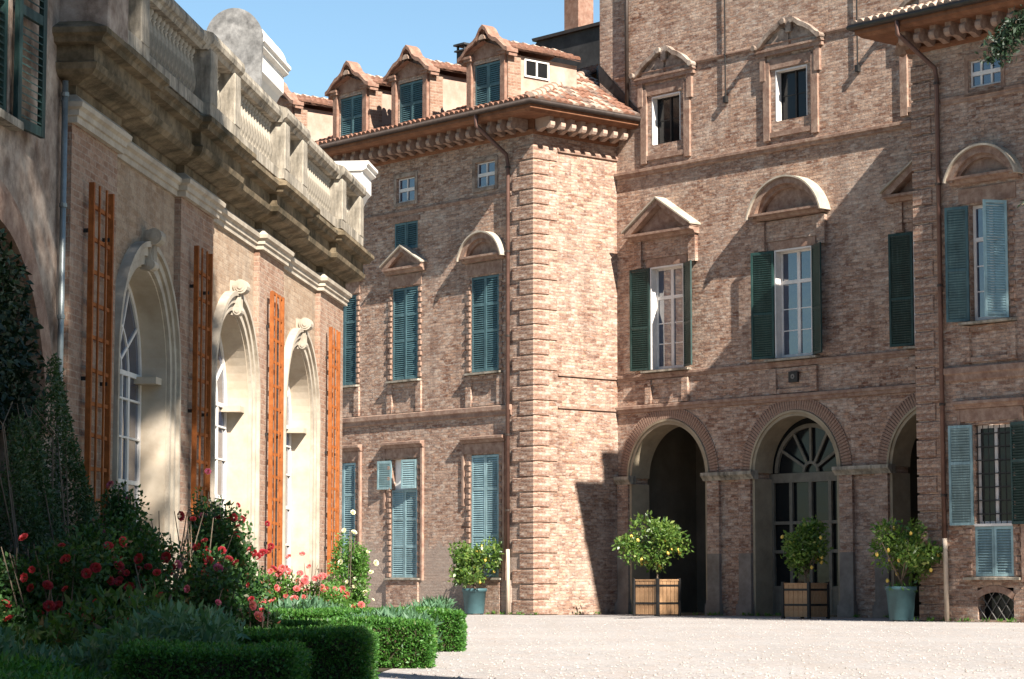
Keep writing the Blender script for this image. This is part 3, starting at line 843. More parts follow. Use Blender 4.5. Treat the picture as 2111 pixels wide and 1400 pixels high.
def sill(xc, w, z, y, d=0.14, mat='stone'):
    MB().poly_x([(y + 0.1, z - 0.07), (y - d, z - 0.07), (y - d, z - 0.015), (y + 0.1, z + 0.004)], xc - w / 2, xc + w / 2).build('sill', mat, PAL)
def apron(xc, w, z0, z1, y, d=0.05):
    mb = MB()
    for s in (-1, 1):
        x = xc + s * (w / 2 - 0.12)
        mb.box(x - 0.12, x + 0.12, y - d, y + 0.02, z0, z1)
    mb.box(xc - w / 2 + 0.24, xc + w / 2 - 0.24, y - d * 0.6, y + 0.02, z1 - 0.14, z1)
    mb.box(xc - w / 2 + 0.24, xc + w / 2 - 0.24, y - d * 0.6, y + 0.02, z0, z0 + 0.12)
    mb.build('apron', 'brick', PAL)

def tri_pediment(xc, w, z, h, y, d, mat='brick_trim'):
    a, b = xc - w / 2, xc + w / 2
    th = 0.16
    mb = MB()
    mb.poly_x([(y + .02, z - 0.10), (y - d * 0.5, z - 0.08), (y - d * 0.6, z), (y - d, z + 0.02), (y - d, z + 0.09), (y + .02, z + 0.10)], a, b)
    mb.poly_y([(a - 0.02, z + 0.10), (a + 0.26, z + 0.10), (xc, z + h - th), (xc, z + h), (a - 0.02, z + 0.16)], y - d * 0.92, y + .02)
    mb.poly_y([(b + 0.02, z + 0.10), (b + 0.02, z + 0.16), (xc, z + h), (xc, z + h - th), (b - 0.26, z + 0.10)], y - d * 0.915, y + .02)
    mb.poly_y([(a + 0.22, z + 0.10), (b - 0.22, z + 0.10), (xc, z + h - th)], y - d * 0.25, y + .02)
    o = mb.build('pediment', mat, PAL)
    for s in (-1, 1):
        m2 = MB()
        ea = xc + s * (w / 2 + 0.06)
        m2.poly_y([(ea, z + 0.15), (xc, z + h + 0.005), (xc, z + h + 0.055), (ea, z + 0.20)], y - d - 0.05 - 0.004 * s, y + .02)
        m2.build('coping', 'stone_light', o)  # pale stone cap; its lightness also carries the sun on the slopes
    return o
def seg_pediment(xc, w, z, h, y, d, mat='brick_trim'):
    R = (w * w / 4 + h * h) / (2 * h); zc = z + h - R
    al = math.asin(min(1, (w / 2) / R))
    mb = MB()
    mb.poly_x([(y + .02, z - 0.10), (y - d * 0.5, z - 0.08), (y - d * 0.6, z), (y - d, z + 0.02), (y - d, z + 0.08), (y + .02, z + 0.09)], xc - w / 2, xc + w / 2)
    mb.ring(xc, zc, R - 0.17, R, pi / 2 - al, pi / 2 + al, y - d * 0.92, y + .02, 24)
    mb.ring(xc, zc, R - 0.27, R - 0.17, pi / 2 - al * 0.93, pi / 2 + al * 0.93, y - d * 0.55, y + .02, 24)
    n = 16
    pts = [(xc + (R - 0.25) * sin(al * (2 * k / n - 1)) * 0.95, zc + (R - 0.25) * cos(al * (2 * k / n - 1))) for k in range(n + 1)]
    pts = [p for p in pts if p[1] > z + 0.1]
    mb.poly_y([(pts[0][0], z + 0.09)] + pts + [(pts[-1][0], z + 0.09)], y - d * 0.2, y + .02)
    o = mb.build('pediment', mat, PAL)
    MB().ring(xc, zc, R + 0.003, R + 0.05, pi / 2 - al * 1.03, pi / 2 + al * 1.03, y - d - 0.05, y + .02, 24).build('coping', 'stone_light', o)  # pale stone cap, sunlight on the curved top partly put into its tone
    return o

# ---- left wing windows
for i, x in enumerate(wA):
    # ground floor
    hood(x - 0.05, 1.98, 5.16, 0)
    jamb(x - 0.74, 0, 1.1, 4.62, -1); jamb(x + 0.74, 0, 1.1, 4.62, 1)
    mb = MB()
    mb.box(x + 0.86, x + 0.95, -0.09, 0.01, 1.0, 5.02); mb.box(x - 1.02, x - 0.93, -0.05, 0.01, 3.2, 5.02)
    mb.build('window_surround', 'brick_trim', PAL)
    sill(x, 1.7, 1.08, 0, 0.16)
    MB().box(x - 0.75, x + 0.78, -0.12, -0.02, 0.0, 1.0).build('apron', 'brick', PAL)
    # first floor
    if i != 1: seg_pediment(x + 0.02, 1.93, 10.55, 0.74, 0, 0.26)
    else: tri_pediment(x + 0.05, 1.90, 10.55, 0.72, 0, 0.24)
    jamb(x - 0.74, 0, 7.2, 10.0, -1); jamb(x + 0.74, 0, 7.2, 10.0, 1)
    MB().box(x - 0.8, x + 0.8, -0.03, 0.01, 10.06, 10.42).build('lintel', 'brick_trim', PAL)
    sill(x, 1.6, 7.15, 0, 0.16)
    apron(x, 1.66, 6.14, 7.06, 0, 0.07)
    # closed shutters, first floor
    for s in (-1, 1):
        put_leaf(0.61, 2.84, 'shutter_teal', (x + s * 0.615, 0.045, 7.165), 0, s > 0, (0.42, 0.70))
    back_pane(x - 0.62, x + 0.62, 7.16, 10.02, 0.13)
    # top floor small casement
    casement(x, 12.71, 0.88, 0.74, 0.07, 3 if i == 0 else 2, 0.5, 'frame_white', 'glass_blue', (), 0.035)
    mb = MB(); mb.box(x - 0.58, x - 0.46, -0.03, 0.01, 12.58, 13.58); mb.box(x + 0.46, x + 0.58, -0.03, 0.01, 12.58, 13.58)
    mb.box(x - 0.46, x + 0.46, -0.032, 0.01, 13.47, 13.585); mb.box(x - 0.46, x + 0.46, -0.045, 0.01, 12.58, 12.69)
    mb.build('window_surround', 'plaster_pink', PAL)
# ground floor shutters
for i, x in enumerate(wA):
    m = 'shutter_pale'
    if i != 1:
        for s in (-1, 1): put_leaf(0.61, 3.60, m, (x + s * 0.615, 0.045, 1.085), 0, s > 0, (0.34, 0.72))
    else:
        for s in (-1, 1): put_leaf(0.61, 2.68, m, (x + s * 0.615, 0.045, 1.085), 0, s > 0, (0.35, 0.66))
        put_leaf(0.60, 0.88, m, (x - 0.62, -0.05, 3.80), radians(-172), False, ())
        put_leaf(0.60, 0.88, m, (x + 0.61, -0.02, 3.80), radians(10), True, ())
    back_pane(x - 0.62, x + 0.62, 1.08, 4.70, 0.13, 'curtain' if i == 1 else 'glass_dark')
# mezzanine shutters over the middle window
for s in (-1, 1): put_leaf(0.565, 0.84, 'shutter_teal', (-5.93 + s * 0.567, 0.05, 11.21), 0, s > 0, ())
back_pane(-6.5, -5.36, 11.2, 12.06, 0.13)
MB().box(-6.62, -5.24, -0.03, 0.01, 12.07, 12.22).build('lintel', 'brick_trim', PAL)

# ---- dormers on the left wing
def dormer(xc, win_side):
    yf = -0.72; hw = 0.86; zb = zA(yf) - 0.12; ze = 16.35; zt = 17.30
    d = empty('dormer', (xc, 0, 0)); d.parent = PAL
    yb = 2.05
    mb = MB()
    # front with opening
    panel(mb, -hw, hw, zb, ze, yf, [(-0.60, 0.60, zb + 0.12, 16.22, 0.2)])
    mb.build('dormer_wall', 'brick', d)
    mb = MB()
    mb.add([(hw, yf, zb), (hw, yb, zb), (hw, yb, ze), (hw, yf, ze)], [(0, 1, 2, 3)])
    mb.add([(-hw, yf, zb), (-hw, yb, zb), (-hw, yb, ze), (-hw, yf, ze)], [(0, 1, 2, 3)])
    mb.build('dormer_wall', 'dormer_plaster', d)
    # pilaster strips and scrolled pediment
    MB().box(hw + 0.001, hw + 0.05, yf, yf + 0.5, zb, ze).build('corner_pier', 'brick_pale', d)
    mb = MB()
    for s in (-1, 1):
        mb.box(s * 0.76 - 0.10, s * 0.76 + 0.10, yf - 0.10, yf + 0.01, zb, ze)
        mb.box(s * 0.78 - 0.17, s * 0.78 + 0.17, yf - 0.16, yf + 0.3, ze - 0.02, ze + 0.06)
        mb.box(s * 0.80 - 0.20, s * 0.80 + 0.20, yf - 0.20, yf + 0.3, ze + 0.06, ze + 0.13)
    mb.poly_y([(-0.92, ze), (0.92, ze), (0.75, ze + 0.25), (0.45, ze + 0.42), (0.2, zt - 0.28), (0, zt - 0.12), (-0.2, zt - 0.28), (-0.45, ze + 0.42), (-0.75, ze + 0.25)], yf - 0.03, yf + 0.15)
    prof = [(-1.12, ze + 0.10), (-0.98, ze + 0.16), (-0.82, ze + 0.30), (-0.62, ze + 0.46), (-0.44, ze + 0.52), (-0.30, ze + 0.62), (-0.14, zt - 0.10), (0, zt)]
    prof = prof + [(-a, b) for a, b in prof[-2::-1]]
    for (a, b), (c, f) in zip(prof, prof[1:]):
        mb.poly_y([(a, b - 0.10), (c, f - 0.10), (c, f + 0.02), (a, b + 0.02)], yf - 0.24, yf + 0.2)
        mb.poly_y([(a * 0.97, b - 0.20), (c * 0.97, f - 0.20), (c * 0.97, f - 0.10), (a * 0.97, b - 0.10)], yf - 0.12, yf + 0.2)
    mb.build('dormer_front', 'brick_red', d)
    # gabled tile roof running back
    ev = ze + 0.10; zr = 16.86
    for s in (-1, 1):
        dd = Vector((-s * 1.05, 0, zr - ev - 0.02)).normalized(); uu = Vector((dd.z * s, 0, abs(dd.x))).normalized()
        if uu.z < 0: uu = -uu
        mb = MB()
        L = sqrt(1.05 ** 2 + (zr - ev) ** 2)
        y = yf + 0.2; cols = []
        while y < yb:
            cols.append(((s * 1.13, y, ev), L)); y += 0.215
        tile_slope(mb, cols, dd, uu, Vector((0, 1, 0)), 0.33)
        mb.add([(s * 1.1, yf - 0.22, ev - 0.02), (s * 1.1, yb, ev - 0.02), (0, yb, zr - 0.03), (0, yf - 0.22, zr - 0.03)], [(0, 1, 2, 3)])
        o = mb.build('dormer_roof', 'tile', d)
    mb = MB()
    k = yf - 0.25
    while k < yb:
        add_tile(mb, (0, k, zr - 0.02), Vector((0, 1, 0)), Vector((0, 0, 1)), Vector((1, 0, 0)), 0.46, 0.15, 0.12, 0.03); k += 0.40
    mb.build('ridge_tiles', 'tile_pale', d)
    MB().box(-0.60, 0.60, yf + 0.16, yf + 0.18, zb + 0.1, 16.22).build('pane', 'glass_dark', d)
    for s in (-1, 1):
        put_leaf(0.585, 16.20 - zb - 0.14, 'shutter_teal', (s * 0.59, yf + 0.06, zb + 0.13), 0, s > 0, (0.5,), 0.062, d)
    if win_side:
        mb = MB()
        y0, y1_, z0, z1 = -0.07, 0.90, 15.74, 16.28
        mb.box(hw, hw + 0.05, y0, y1_, z0, z0 + 0.05); mb.box(hw, hw + 0.05, y0, y1_, z1 - 0.05, z1)
        for q in (y0, (y0 + y1_) / 2 - 0.03, y1_ - 0.06): mb.box(hw, hw + 0.046, q, q + 0.06, z0 + 0.05, z1 - 0.05)
        mb.build('side_window', 'frame_white', d)
        MB().box(hw + 0.004, hw + 0.02, y0 + 0.02, y1_ - 0.02, z0 + 0.03, z1 - 0.03).build('pane', 'glass_dark', d)
    return d
for x, sflag in ((-11.75, False), (-7.8, False), (-4.8, False), (-1.2, True)):
    dormer(x, sflag)

# ---- central block: piers, arches, doors
for xa in (-0.1, 3.73, 8.70, 13.67):
    w = 1.77 if xa > 0 else 0.65
    if xa < 0: xa, w = 0.04, 0.53
    mb = MB()
    xs = [(xa + 0.04, xa + 0.50), (xa + w - 0.50, xa + w - 0.04)] if w > 1 else [(xa + 0.02, xa + w - 0.05)]
    for p, q in xs:
        mb.box(p, q, YC - 0.09, YC + 0.02, 0.34, 3.82)
    mb.build('pilaster', 'brick', PAL)
    mb = MB()
    for p, q in xs:
        mb.box(p - 0.06, q + 0.06, YC - 0.16, YC + 0.02, 0.0, 0.34)
        mb.box(p - 0.03, q + 0.03, YC - 0.125, YC + 0.02, 0.34, 0.44)
        mb.box(p - 0.006, q + 0.006, YC - 0.098, YC + 0.02, 0.44, 1.75)
    mb.build('pilaster_base', 'pier_plaster', PAL)
    mb = MB()
    mb.poly_x([(YC + 0.1, 3.82), (YC - 0.11, 3.82), (YC - 0.14, 3.88), (YC - 0.22, 3.96), (YC - 0.22, 4.05), (YC + 0.1, 4.07)], xa - 0.10 + (0.1 if w < 1 else 0), xa + w + 0.10)
    mb.build('impost', 'stone', PAL)
VO = MB().cbox(-0.037, 0.037, -0.04, 0.10, 0.0, 0.36, 0.008).mesh('voussoir', 'brick_trim')
for i, xc in enumerate(XC):
    ar = MB()
    ar.ring(xc, 4.0, 1.52, 1.62, 0, pi, YC - 0.03, YC + 0.71, 40)
    ar.ring(xc, 4.0, 1.615, 1.68, 0, pi, YC - 0.07, YC + 0.05, 40)
    for s in (-1, 1):
        ar.box(*sorted((xc + s * 1.52, xc + s * 1.605)), YC - 0.03, YC + 0.70, 0.0, 3.83)
    o = ar.build('arch', 'plaster_arch', PAL)
    n = 66
    for k in range(n):
        a = pi * (k + 0.5) / n
        place('voussoir', VO, o, (xc + 1.685 * cos(a), YC, 4.0 + 1.685 * sin(a)), (0, pi / 2 - a, 0))
# glazed door in the middle bay, planked doors in the others
yd = YC + 0.66
d = MB()
for x in (5.6, 6.30, 7.02, 7.74, 8.48):
    d.box(x - 0.055, x + 0.055, yd, yd + 0.08, 0.05, 3.75)
d.box(5.5, 8.6, yd + 0.003, yd + 0.077, 3.72, 3.98)
for z in (0.05, 0.75, 1.75, 2.55): d.box(5.65, 8.43, yd + 0.004, yd + 0.07, z, z + 0.09)
d.box(5.65, 8.43, yd + 0.012, yd + 0.06, 0.1, 0.78)
for k in range(1, 6):
    a = pi * k / 6
    ca, sa = cos(a), sin(a)
    w = 0.04
    d.poly_y([(7.04 + 0.28 * ca - w * sa, 4.0 + 0.28 * sa + w * ca), (7.04 + 0.28 * ca + w * sa, 4.0 + 0.28 * sa - w * ca), (7.04 + 1.25 * ca + w * sa, 4.0 + 1.25 * sa - w * ca), (7.04 + 1.25 * ca - w * sa, 4.0 + 1.25 * sa + w * ca)], yd + 0.01, yd + 0.06)
d.ring(7.04, 4.0, 0.22, 0.30, 0, pi, yd + 0.005, yd + 0.065, 16)
d.ring(7.04, 4.0, 1.23, 1.34, 0, pi, yd, yd + 0.08, 30)
dr = d.build('door', 'door_wood', PAL)
MB().box(5.5, 8.7, yd + 0.10, yd + 0.13, 0.05, 5.6).build('pane', 'glass_dark', dr)
for xc in (XC[0], XC[2]):
    d = MB()
    for k in range(8): d.box(xc - 0.95 + k * 0.24, xc - 0.95 + k * 0.24 + 0.225, YC + 3.08, YC + 3.15, 0.06, 3.2)
    d.box(xc - 1.1, xc - 0.96, YC + 3.02, YC + 3.19, 0.06, 3.4); d.box(xc + 0.98, xc + 1.12, YC + 3.02, YC + 3.19, 0.06, 3.4); d.box(xc - 0.96, xc + 0.98, YC + 3.02, YC + 3.19, 3.2, 3.4)
    d.build('door', 'door_wood', PAL)

# ---- central block: first-floor windows
for i, x in enumerate(XC):
    casement(x, 7.17, 1.38, 3.02, YC + 0.22, 2, 0.70, 'frame_white', 'glass_blue', (0.25, 0.45), 0.09)
    mb = MB()
    for s in (-1, 1): mb.box(*sorted((x + s * 0.70, x + s * 0.655)), YC - 0.02, YC + 0.22, 7.17, 10.19)
    mb.box(x - 0.655, x + 0.655, YC - 0.018, YC + 0.22, 10.15, 10.195)
    mb.build('window_lining', 'frame_white', PAL)
    put_leaf(0.74, 3.02, 'shutter_green', (x - 0.71, YC - 0.05, 7.16), radians(-172 if i != 1 else -168), False, (0.42,))
    put_leaf(0.74, 3.02, 'shutter_green', (x + 0.71, YC - 0.05, 7.16), radians(150), True, (0.42,))
    sill(x, 1.9, 7.14, YC, 0.20)
    apron(x, 1.75, 6.16, 6.86, YC, 0.09)
    if i != 1: tri_pediment(x - 0.05, 2.75, 11.10, 1.05, YC, 0.40)
    else: seg_pediment(x, 2.68, 11.15, 1.0, YC, 0.40)
    mb = MB()
    mb.box(x - 1.2, x + 1.2, YC - 0.06, YC + 0.01, 10.45, 11.02)
    for s in (-1, 1): mb.box(x + s * 1.12 - 0.14, x + s * 1.12 + 0.14, YC - 0.12, YC + 0.01, 10.2, 11.02)
    mb.build('frieze_panel', 'brick', PAL)
    MB().box(x - 0.85, x + 0.85, YC - 0.03, YC + 0.01, 10.2, 10.44).build('lintel', 'brick_trim', PAL)
    # top floor
    casement(x, 13.86, 1.18, 1.42, YC + 0.20, 2, 0, 'iron', 'glass_dark', (0.5,), 0.05)
    mb = MB()
    mb.box(x - 0.60, x - 0.565, YC - 0.005, YC + 0.2, 13.85, 15.29); mb.box(x + 0.575, x + 0.60, YC - 0.02, YC + 0.2, 13.85, 15.29); mb.box(x - 0.55, x + 0.56, YC - 0.015, YC + 0.2, 15.25, 15.295)
    mb.build('window_lining', 'frame_white', PAL)
    mb = MB()
    for s in (-1, 1):
        mb.box(x + s * 0.90 - 0.12, x + s * 0.90 + 0.12, YC - 0.07, YC + 0.01, 13.32, 15.55)
        mb.box(x + s * 1.02 - 0.10, x + s * 1.02 + 0.10, YC - 0.09, YC + 0.01, 15.05, 15.75)
    mb.box(x - 0.78, x + 0.78, YC - 0.06, YC + 0.01, 13.40, 13.54)
    mb.box(x - 0.78, x + 0.78, YC - 0.05, YC + 0.01, 15.34, 15.62)
    mb.box(x - 1.22, x + 1.22, YC - 0.11, YC + 0.01, 15.74, 15.86); mb.box(x - 1.26, x + 1.26, YC - 0.15, YC + 0.01, 15.86, 15.92)
    mb.build('window_surround', 'brick_trim', PAL)
    mb = MB()
    for s in (-1, 1):
        pts = [(1.26, 15.98), (1.05, 16.10), (0.85, 16.28), (0.62, 16.42), (0.42, 16.50), (0.26, 16.62), (0.16, 16.66)]
        for (a, b), (c, f) in zip(pts, pts[1:]):
            mb.poly_y([(x + s * a, b - 0.09), (x + s * c, f - 0.09), (x + s * c, f + 0.05), (x + s * a, b + 0.05)], YC - 0.18, YC + .02)
        mb.tube([(x + s * 0.17, YC - 0.19, 16.62), (x + s * 0.17, YC, 16.62)], 0.09, 10)
        mb.tube([(x + s * 1.22, YC - 0.27, 16.0), (x + s * 1.22, YC, 16.0)], 0.08, 10)
        mb.poly_y([(x + s * 1.1, 15.92), (x + s * 0.05, 15.92), (x + s * 0.05, 16.3), (x + s * 0.3, 16.46), (x + s * 0.6, 16.34)], YC - 0.05, YC + .02)
    mb.box(x - 0.1, x + 0.1, YC - 0.12, YC + 0.02, 16.3, 16.72)
    mb.build('broken_pediment', 'plaster_pink', PAL)
# plaque under the middle window
pl = MB().cbox(6.96, 7.30, YC - 0.12, YC - 0.03, 6.44, 6.74, 0.01).build('plaque', 'iron', PAL)
MB().ring(7.13, 6.60, 0.03, 0.07, 0, 2 * pi, YC - 0.128, YC - 0.118, 16).build('plaque_mark', 'iron_grey', pl)
# cables, rain pipes
for xq, z0 in ((4.61, 14.85), (9.58, 14.95)):
    MB().tube([(xq, YC - 0.06, 21), (xq, YC - 0.06, z0)], 0.022, 6).build('cable', 'iron', PAL)
    MB().box(xq - 0.06, xq + 0.06, YC - 0.12, YC, z0 - 0.18, z0).build('cable_anchor', 'iron', PAL)
MB().tube([(0.56, YC - 0.09, 21), (0.56, YC - 0.09, 14.95)], 0.06, 8).build('rain_pipe', 'gutter', PAL, True)
def rain_pipe(x, xg, zsplit, mats):
    mb = MB().tube([(xg, -OV - 0.05, 14.66), (xg, -OV - 0.04, 14.3), (xg + (x - xg) * 0.3, -0.75, 14.05), (x, -0.16, 13.5), (x, -0.10, 13.2), (x, -0.10, zsplit[0])], 0.062, 8)
    o = mb.build('rain_pipe', mats[0], PAL, True)
    for z in (13.1, 10.6, 8.1, 5.2, 3.0):
        MB().tube([(x, -0.10, z), (x, -0.10, z + 0.06)], 0.078, 8).build('pipe_bracket', 'gutter', o)
    if len(mats) > 1:
        MB().tube([(x, -0.10, zsplit[0]), (x + 0.04, -0.13, zsplit[0] - 0.25), (x + 0.06, -0.13, 0.0)], 0.058, 8).build('rain_pipe', mats[1], PAL, True)
rain_pipe(-1.02, -1.35, (1.9,), ('pipe_copper', 'pipe_pale'))
rain_pipe(15.02, 14.6, (2.0,), ('pipe_copper', 'pipe_pale'))

# ---- right wing windows
x = wDx
seg_pediment(x, 2.05, 10.62, 0.75, 0, 0.28)
MB().box(x - 0.85, x + 0.85, -0.03, 0.01, 10.05, 10.42).build('lintel', 'brick_trim', PAL)
jamb(x + 0.72, 0, 7.3, 10.0, 1)
sill(x, 1.6, 7.18, 0, 0.2); apron(x, 1.6, 6.2, 7.08, 0, 0.08)
casement(x, 7.21, 1.10, 2.80, 0.14, 2, 0.70, 'frame_white', 'glass_blue', (0.25, 0.47), 0.08)
put_leaf(0.60, 2.80, 'shutter_teal', (x - 0.57, -0.04, 7.2), radians(-165), False, (0.45,))
put_leaf(0.60, 2.80, 'shutter_pale', (x + 0.56, -0.02, 7.2), radians(62), True, (0.02,))
casement(x, 12.89, 0.94, 0.65, 0.07, 3, 0.5, 'frame_white', 'glass_blue', (), 0.04)
mb = MB(); mb.box(x - 0.6, x - 0.49, -0.03, 0.01, 12.75, 13.7); mb.box(x + 0.49, x + 0.6, -0.03, 0.01, 12.75, 13.7); mb.box(x - 0.49, x + 0.49, -0.035, 0.01, 13.56, 13.70); mb.box(x - 0.6, x + 0.6, -0.06, 0.01, 12.66, 12.75)
mb.build('window_surround', 'brick_trim', PAL)
hood(x, 2.1, 5.2, 0)
jamb(x - 0.72, 0, 1.1, 2.3, -1); jamb(x + 0.72, 0, 1.1, 4.6, 1)
mb = MB(); mb.box(x + 0.85, x + 0.95, -0.09, 0.01, 0.95, 5.05); mb.box(x - 1.0, x - 0.92, -0.05, 0.01, 2.6, 5.05)
mb.build('window_surround', 'brick_trim', PAL)
casement(x, 2.32, 1.08, 2.36, 0.16, 2, 0, 'frame_white', 'glass_dark', (), 0.07)
gr = MB()
for k in range(7): gr.tube([(x - 0.5 + k * 0.166, 0.08, 2.32), (x - 0.5 + k * 0.166, 0.08, 4.68)], 0.012, 5)
for k in range(7): gr.box(x - 0.55, x + 0.55, 0.074, 0.092, 2.55 + k * 0.32, 2.58 + k * 0.32)
gr.build('window_grille', 'iron', PAL)
MB().box(x - 0.56, x + 0.56, -0.02, 0.2, 2.27, 2.33).build('transom', 'frame_white', PAL)
put_leaf(0.64, 2.40, 'shutter_pale', (x - 0.57, -0.04, 2.30), radians(-170), False, (0.62,))
put_leaf(0.66, 2.40, 'shutter_green', (x + 0.56, -0.04, 2.30), radians(158), True, (0.62,))
for s in (-1, 1): put_leaf(0.55, 1.18, 'shutter_pale', (x + s * 0.555, 0.05, 1.085), 0, s > 0, ())
back_pane(15.86, 16.98, 1.08, 2.28, 0.15)
sill(x, 1.65, 1.07, 0, 0.16)
MB().box(15.9, 16.96, 0.27, 0.30, 0.06, 0.82).build('pane', 'glass_dark', PAL)
gr = MB()
for k in range(-3, 5):
    for s in (-1, 1):
        pts = []
        a = (x + k * 0.28, 0.06); b = (x + k * 0.28 + s * 0.76 * 0.75, 0.82)
        x0, x1 = 15.92, 16.94
        t0, t1 = 0.0, 1.0
        dx = b[0] - a[0]
        for lim, sg in ((x0, 1), (x1, -1)):
            tt = (lim - a[0]) / dx
            if (dx > 0) == (sg > 0): t0 = max(t0, tt)
            else: t1 = min(t1, tt)
        if t1 > t0 + 0.02:
            P = [(a[0] + dx * q, 0.05 + 0.012 * s, a[1] + 0.76 * q) for q in (t0, t1)]
            gr.tube(P, 0.012, 5)
gr.build('window_grille', 'iron_grey', PAL)
MB().ring(x, -0.15, 0.86, 1.02, radians(55), radians(125), -0.025, 0.01, 12).build('lintel', 'brick_trim', PAL)

# ---- loose stones on the gravel
def loose_stones():
    rng = np.random.default_rng(95)
    n = 3800
    Y = 22 + 44 * rng.random(n) ** 1.7; X = -1.2 + (Y * 0.215 + 1.2) * rng.random(n)
    r = rng.uniform(0.010, 0.027, n)
    oc = np.array([[1, 0, 0], [0, 1, 0], [-1, 0, 0], [0, -1, 0], [0, 0, 0.7], [0, 0, -0.5]])
    V = oc[None] * r[:, None, None] * rng.uniform(0.7, 1.3, (n, 6, 1))
    a = rng.uniform(0, 6.28, n); ca, sa = np.cos(a)[:, None], np.sin(a)[:, None]
    V = np.stack([V[..., 0] * ca - V[..., 1] * sa + X[:, None], V[..., 0] * sa + V[..., 1] * ca + Y[:, None], V[..., 2] + 0.010], -1)
    F8 = np.array([[0, 1, 4], [1, 2, 4], [2, 3, 4], [3, 0, 4]])
    o = quads('loose_stones', V[:, F8].reshape(-1, 3, 3), 'stone_peb', k=3)
    o['kind'] = 'stuff'; tag(o, 'loose stones scattered over the pale gravel court', 'stones')
loose_stones()
# ---- dirt and weeds gathered at the foot of the walls
def edge_strip():
    rng = np.random.default_rng(91)
    path = [(-9.8, -0.13), (-0.02, -0.04), (0.03, 0.02), (0.03, YC - 0.03), (0.6, YC - 0.18), (13.6, YC - 0.18), (XD - 0.06, YC - 0.1), (XD - 0.06, -0.06), (26, -0.03)]
    nrm = [(0, -1), (0.7, -0.7), (1, 0), (0.7, -0.7), (0, -1), (0, -1), (-0.7, -0.7), (-0.7, -0.7), (0, -1)]
    inn, out = [], []
    for k in range(len(path) - 1):
        (ax, ay), (bx, by) = path[k], path[k + 1]
        m = max(2, int(math.hypot(bx - ax, by - ay) / 0.18))
        for q in range(m):
            u = q / m
            nx = nrm[k][0] * (1 - u) + nrm[k + 1][0] * u; ny = nrm[k][1] * (1 - u) + nrm[k + 1][1] * u
            px_, py_ = ax + (bx - ax) * u, ay + (by - ay) * u
            w = 0.16 + 0.12 * rng.random() + 0.12 * abs(sin(px_ * 1.3 + py_))
            inn.append((px_, py_, 0.011)); out.append((px_ + nx * w, py_ + ny * w, 0.011))
    n = len(inn); mb = MB(); mb.v = inn + out
    mb.f = [(k, k + 1, n + k + 1, n + k) for k in range(n - 1)]
    o = mb.build('wall_foot_dirt', 'gravel_dirt'); o.matrix_world = PAL_M; o['kind'] = 'structure'
    P = []
    for p, q in zip(inn, out):
        if rng.random() < 0.30:
            m = int(rng.integers(8, 26)); u = rng.random() * 0.6
            c = np.array(p) * (1 - u) + np.array(q) * u
            P.append(c + rng.normal(size=(m, 3)) * np.array([0.06, 0.03, 0.0]) + np.array([0, 0, 0.01]))
    o = quads('wall_foot_weeds', leaves(np.concatenate(P), 0.10, 0.3, 1.2, rng), 'leaf_rose_light'); o.matrix_world = PAL_M
    o['kind'] = 'stuff'; tag(o, 'sparse green weeds sprouting along the foot of the palace walls', 'weeds')
PAL_M = Matrix.Translation(PAL.location) @ Matrix.Rotation(PAL.rotation_euler[2], 4, 'Z')
edge_strip()

# ================================================================== ORANGERY  (x along the facade, y into the building)
ORA = empty('orangery', (-8.4, 0, 0), atan2(0.99519, 0.09794))
tag(ORA, 'long orangery with arched windows, brick pilasters and stone balustrade', 'orangery')
WY, PY = 0.20, 0.10                   # wall and pilaster planes
XE = 50.7
win = [34.3, 40.17, 46.05]
pil = [(30.25, 32.45), (36.15, 38.35), (42.0, 44.2), (48.0, XE)]
mb = panel(MB(), 30.2, XE, 0, 7.1, WY, [], [(x, 1.48, 3.95, 0.25) for x in win], 0.40)
mb.add([(XE, WY, 0), (XE, 9, 0), (XE, 9, 9.0), (XE, WY, 9.0)], [(0, 1, 2, 3)])
mb.add([(30.2, WY, 7.9), (XE, WY, 7.9), (XE, 9, 7.9), (30.2, 9, 7.9)], [(0, 1, 2, 3)])
mb.build('wall', 'brick_lime', ORA)
for a, b in pil:
    MB().box(a, b - (0.001 if b == XE else 0), PY, WY + 0.01, 0, 6.75).build('pilaster', 'brick_pale', ORA)
    MB().box(a - 0.08, b + 0.08, PY - 0.08, WY + 0.02, 0, 0.7).build('plinth', 'stone', ORA)
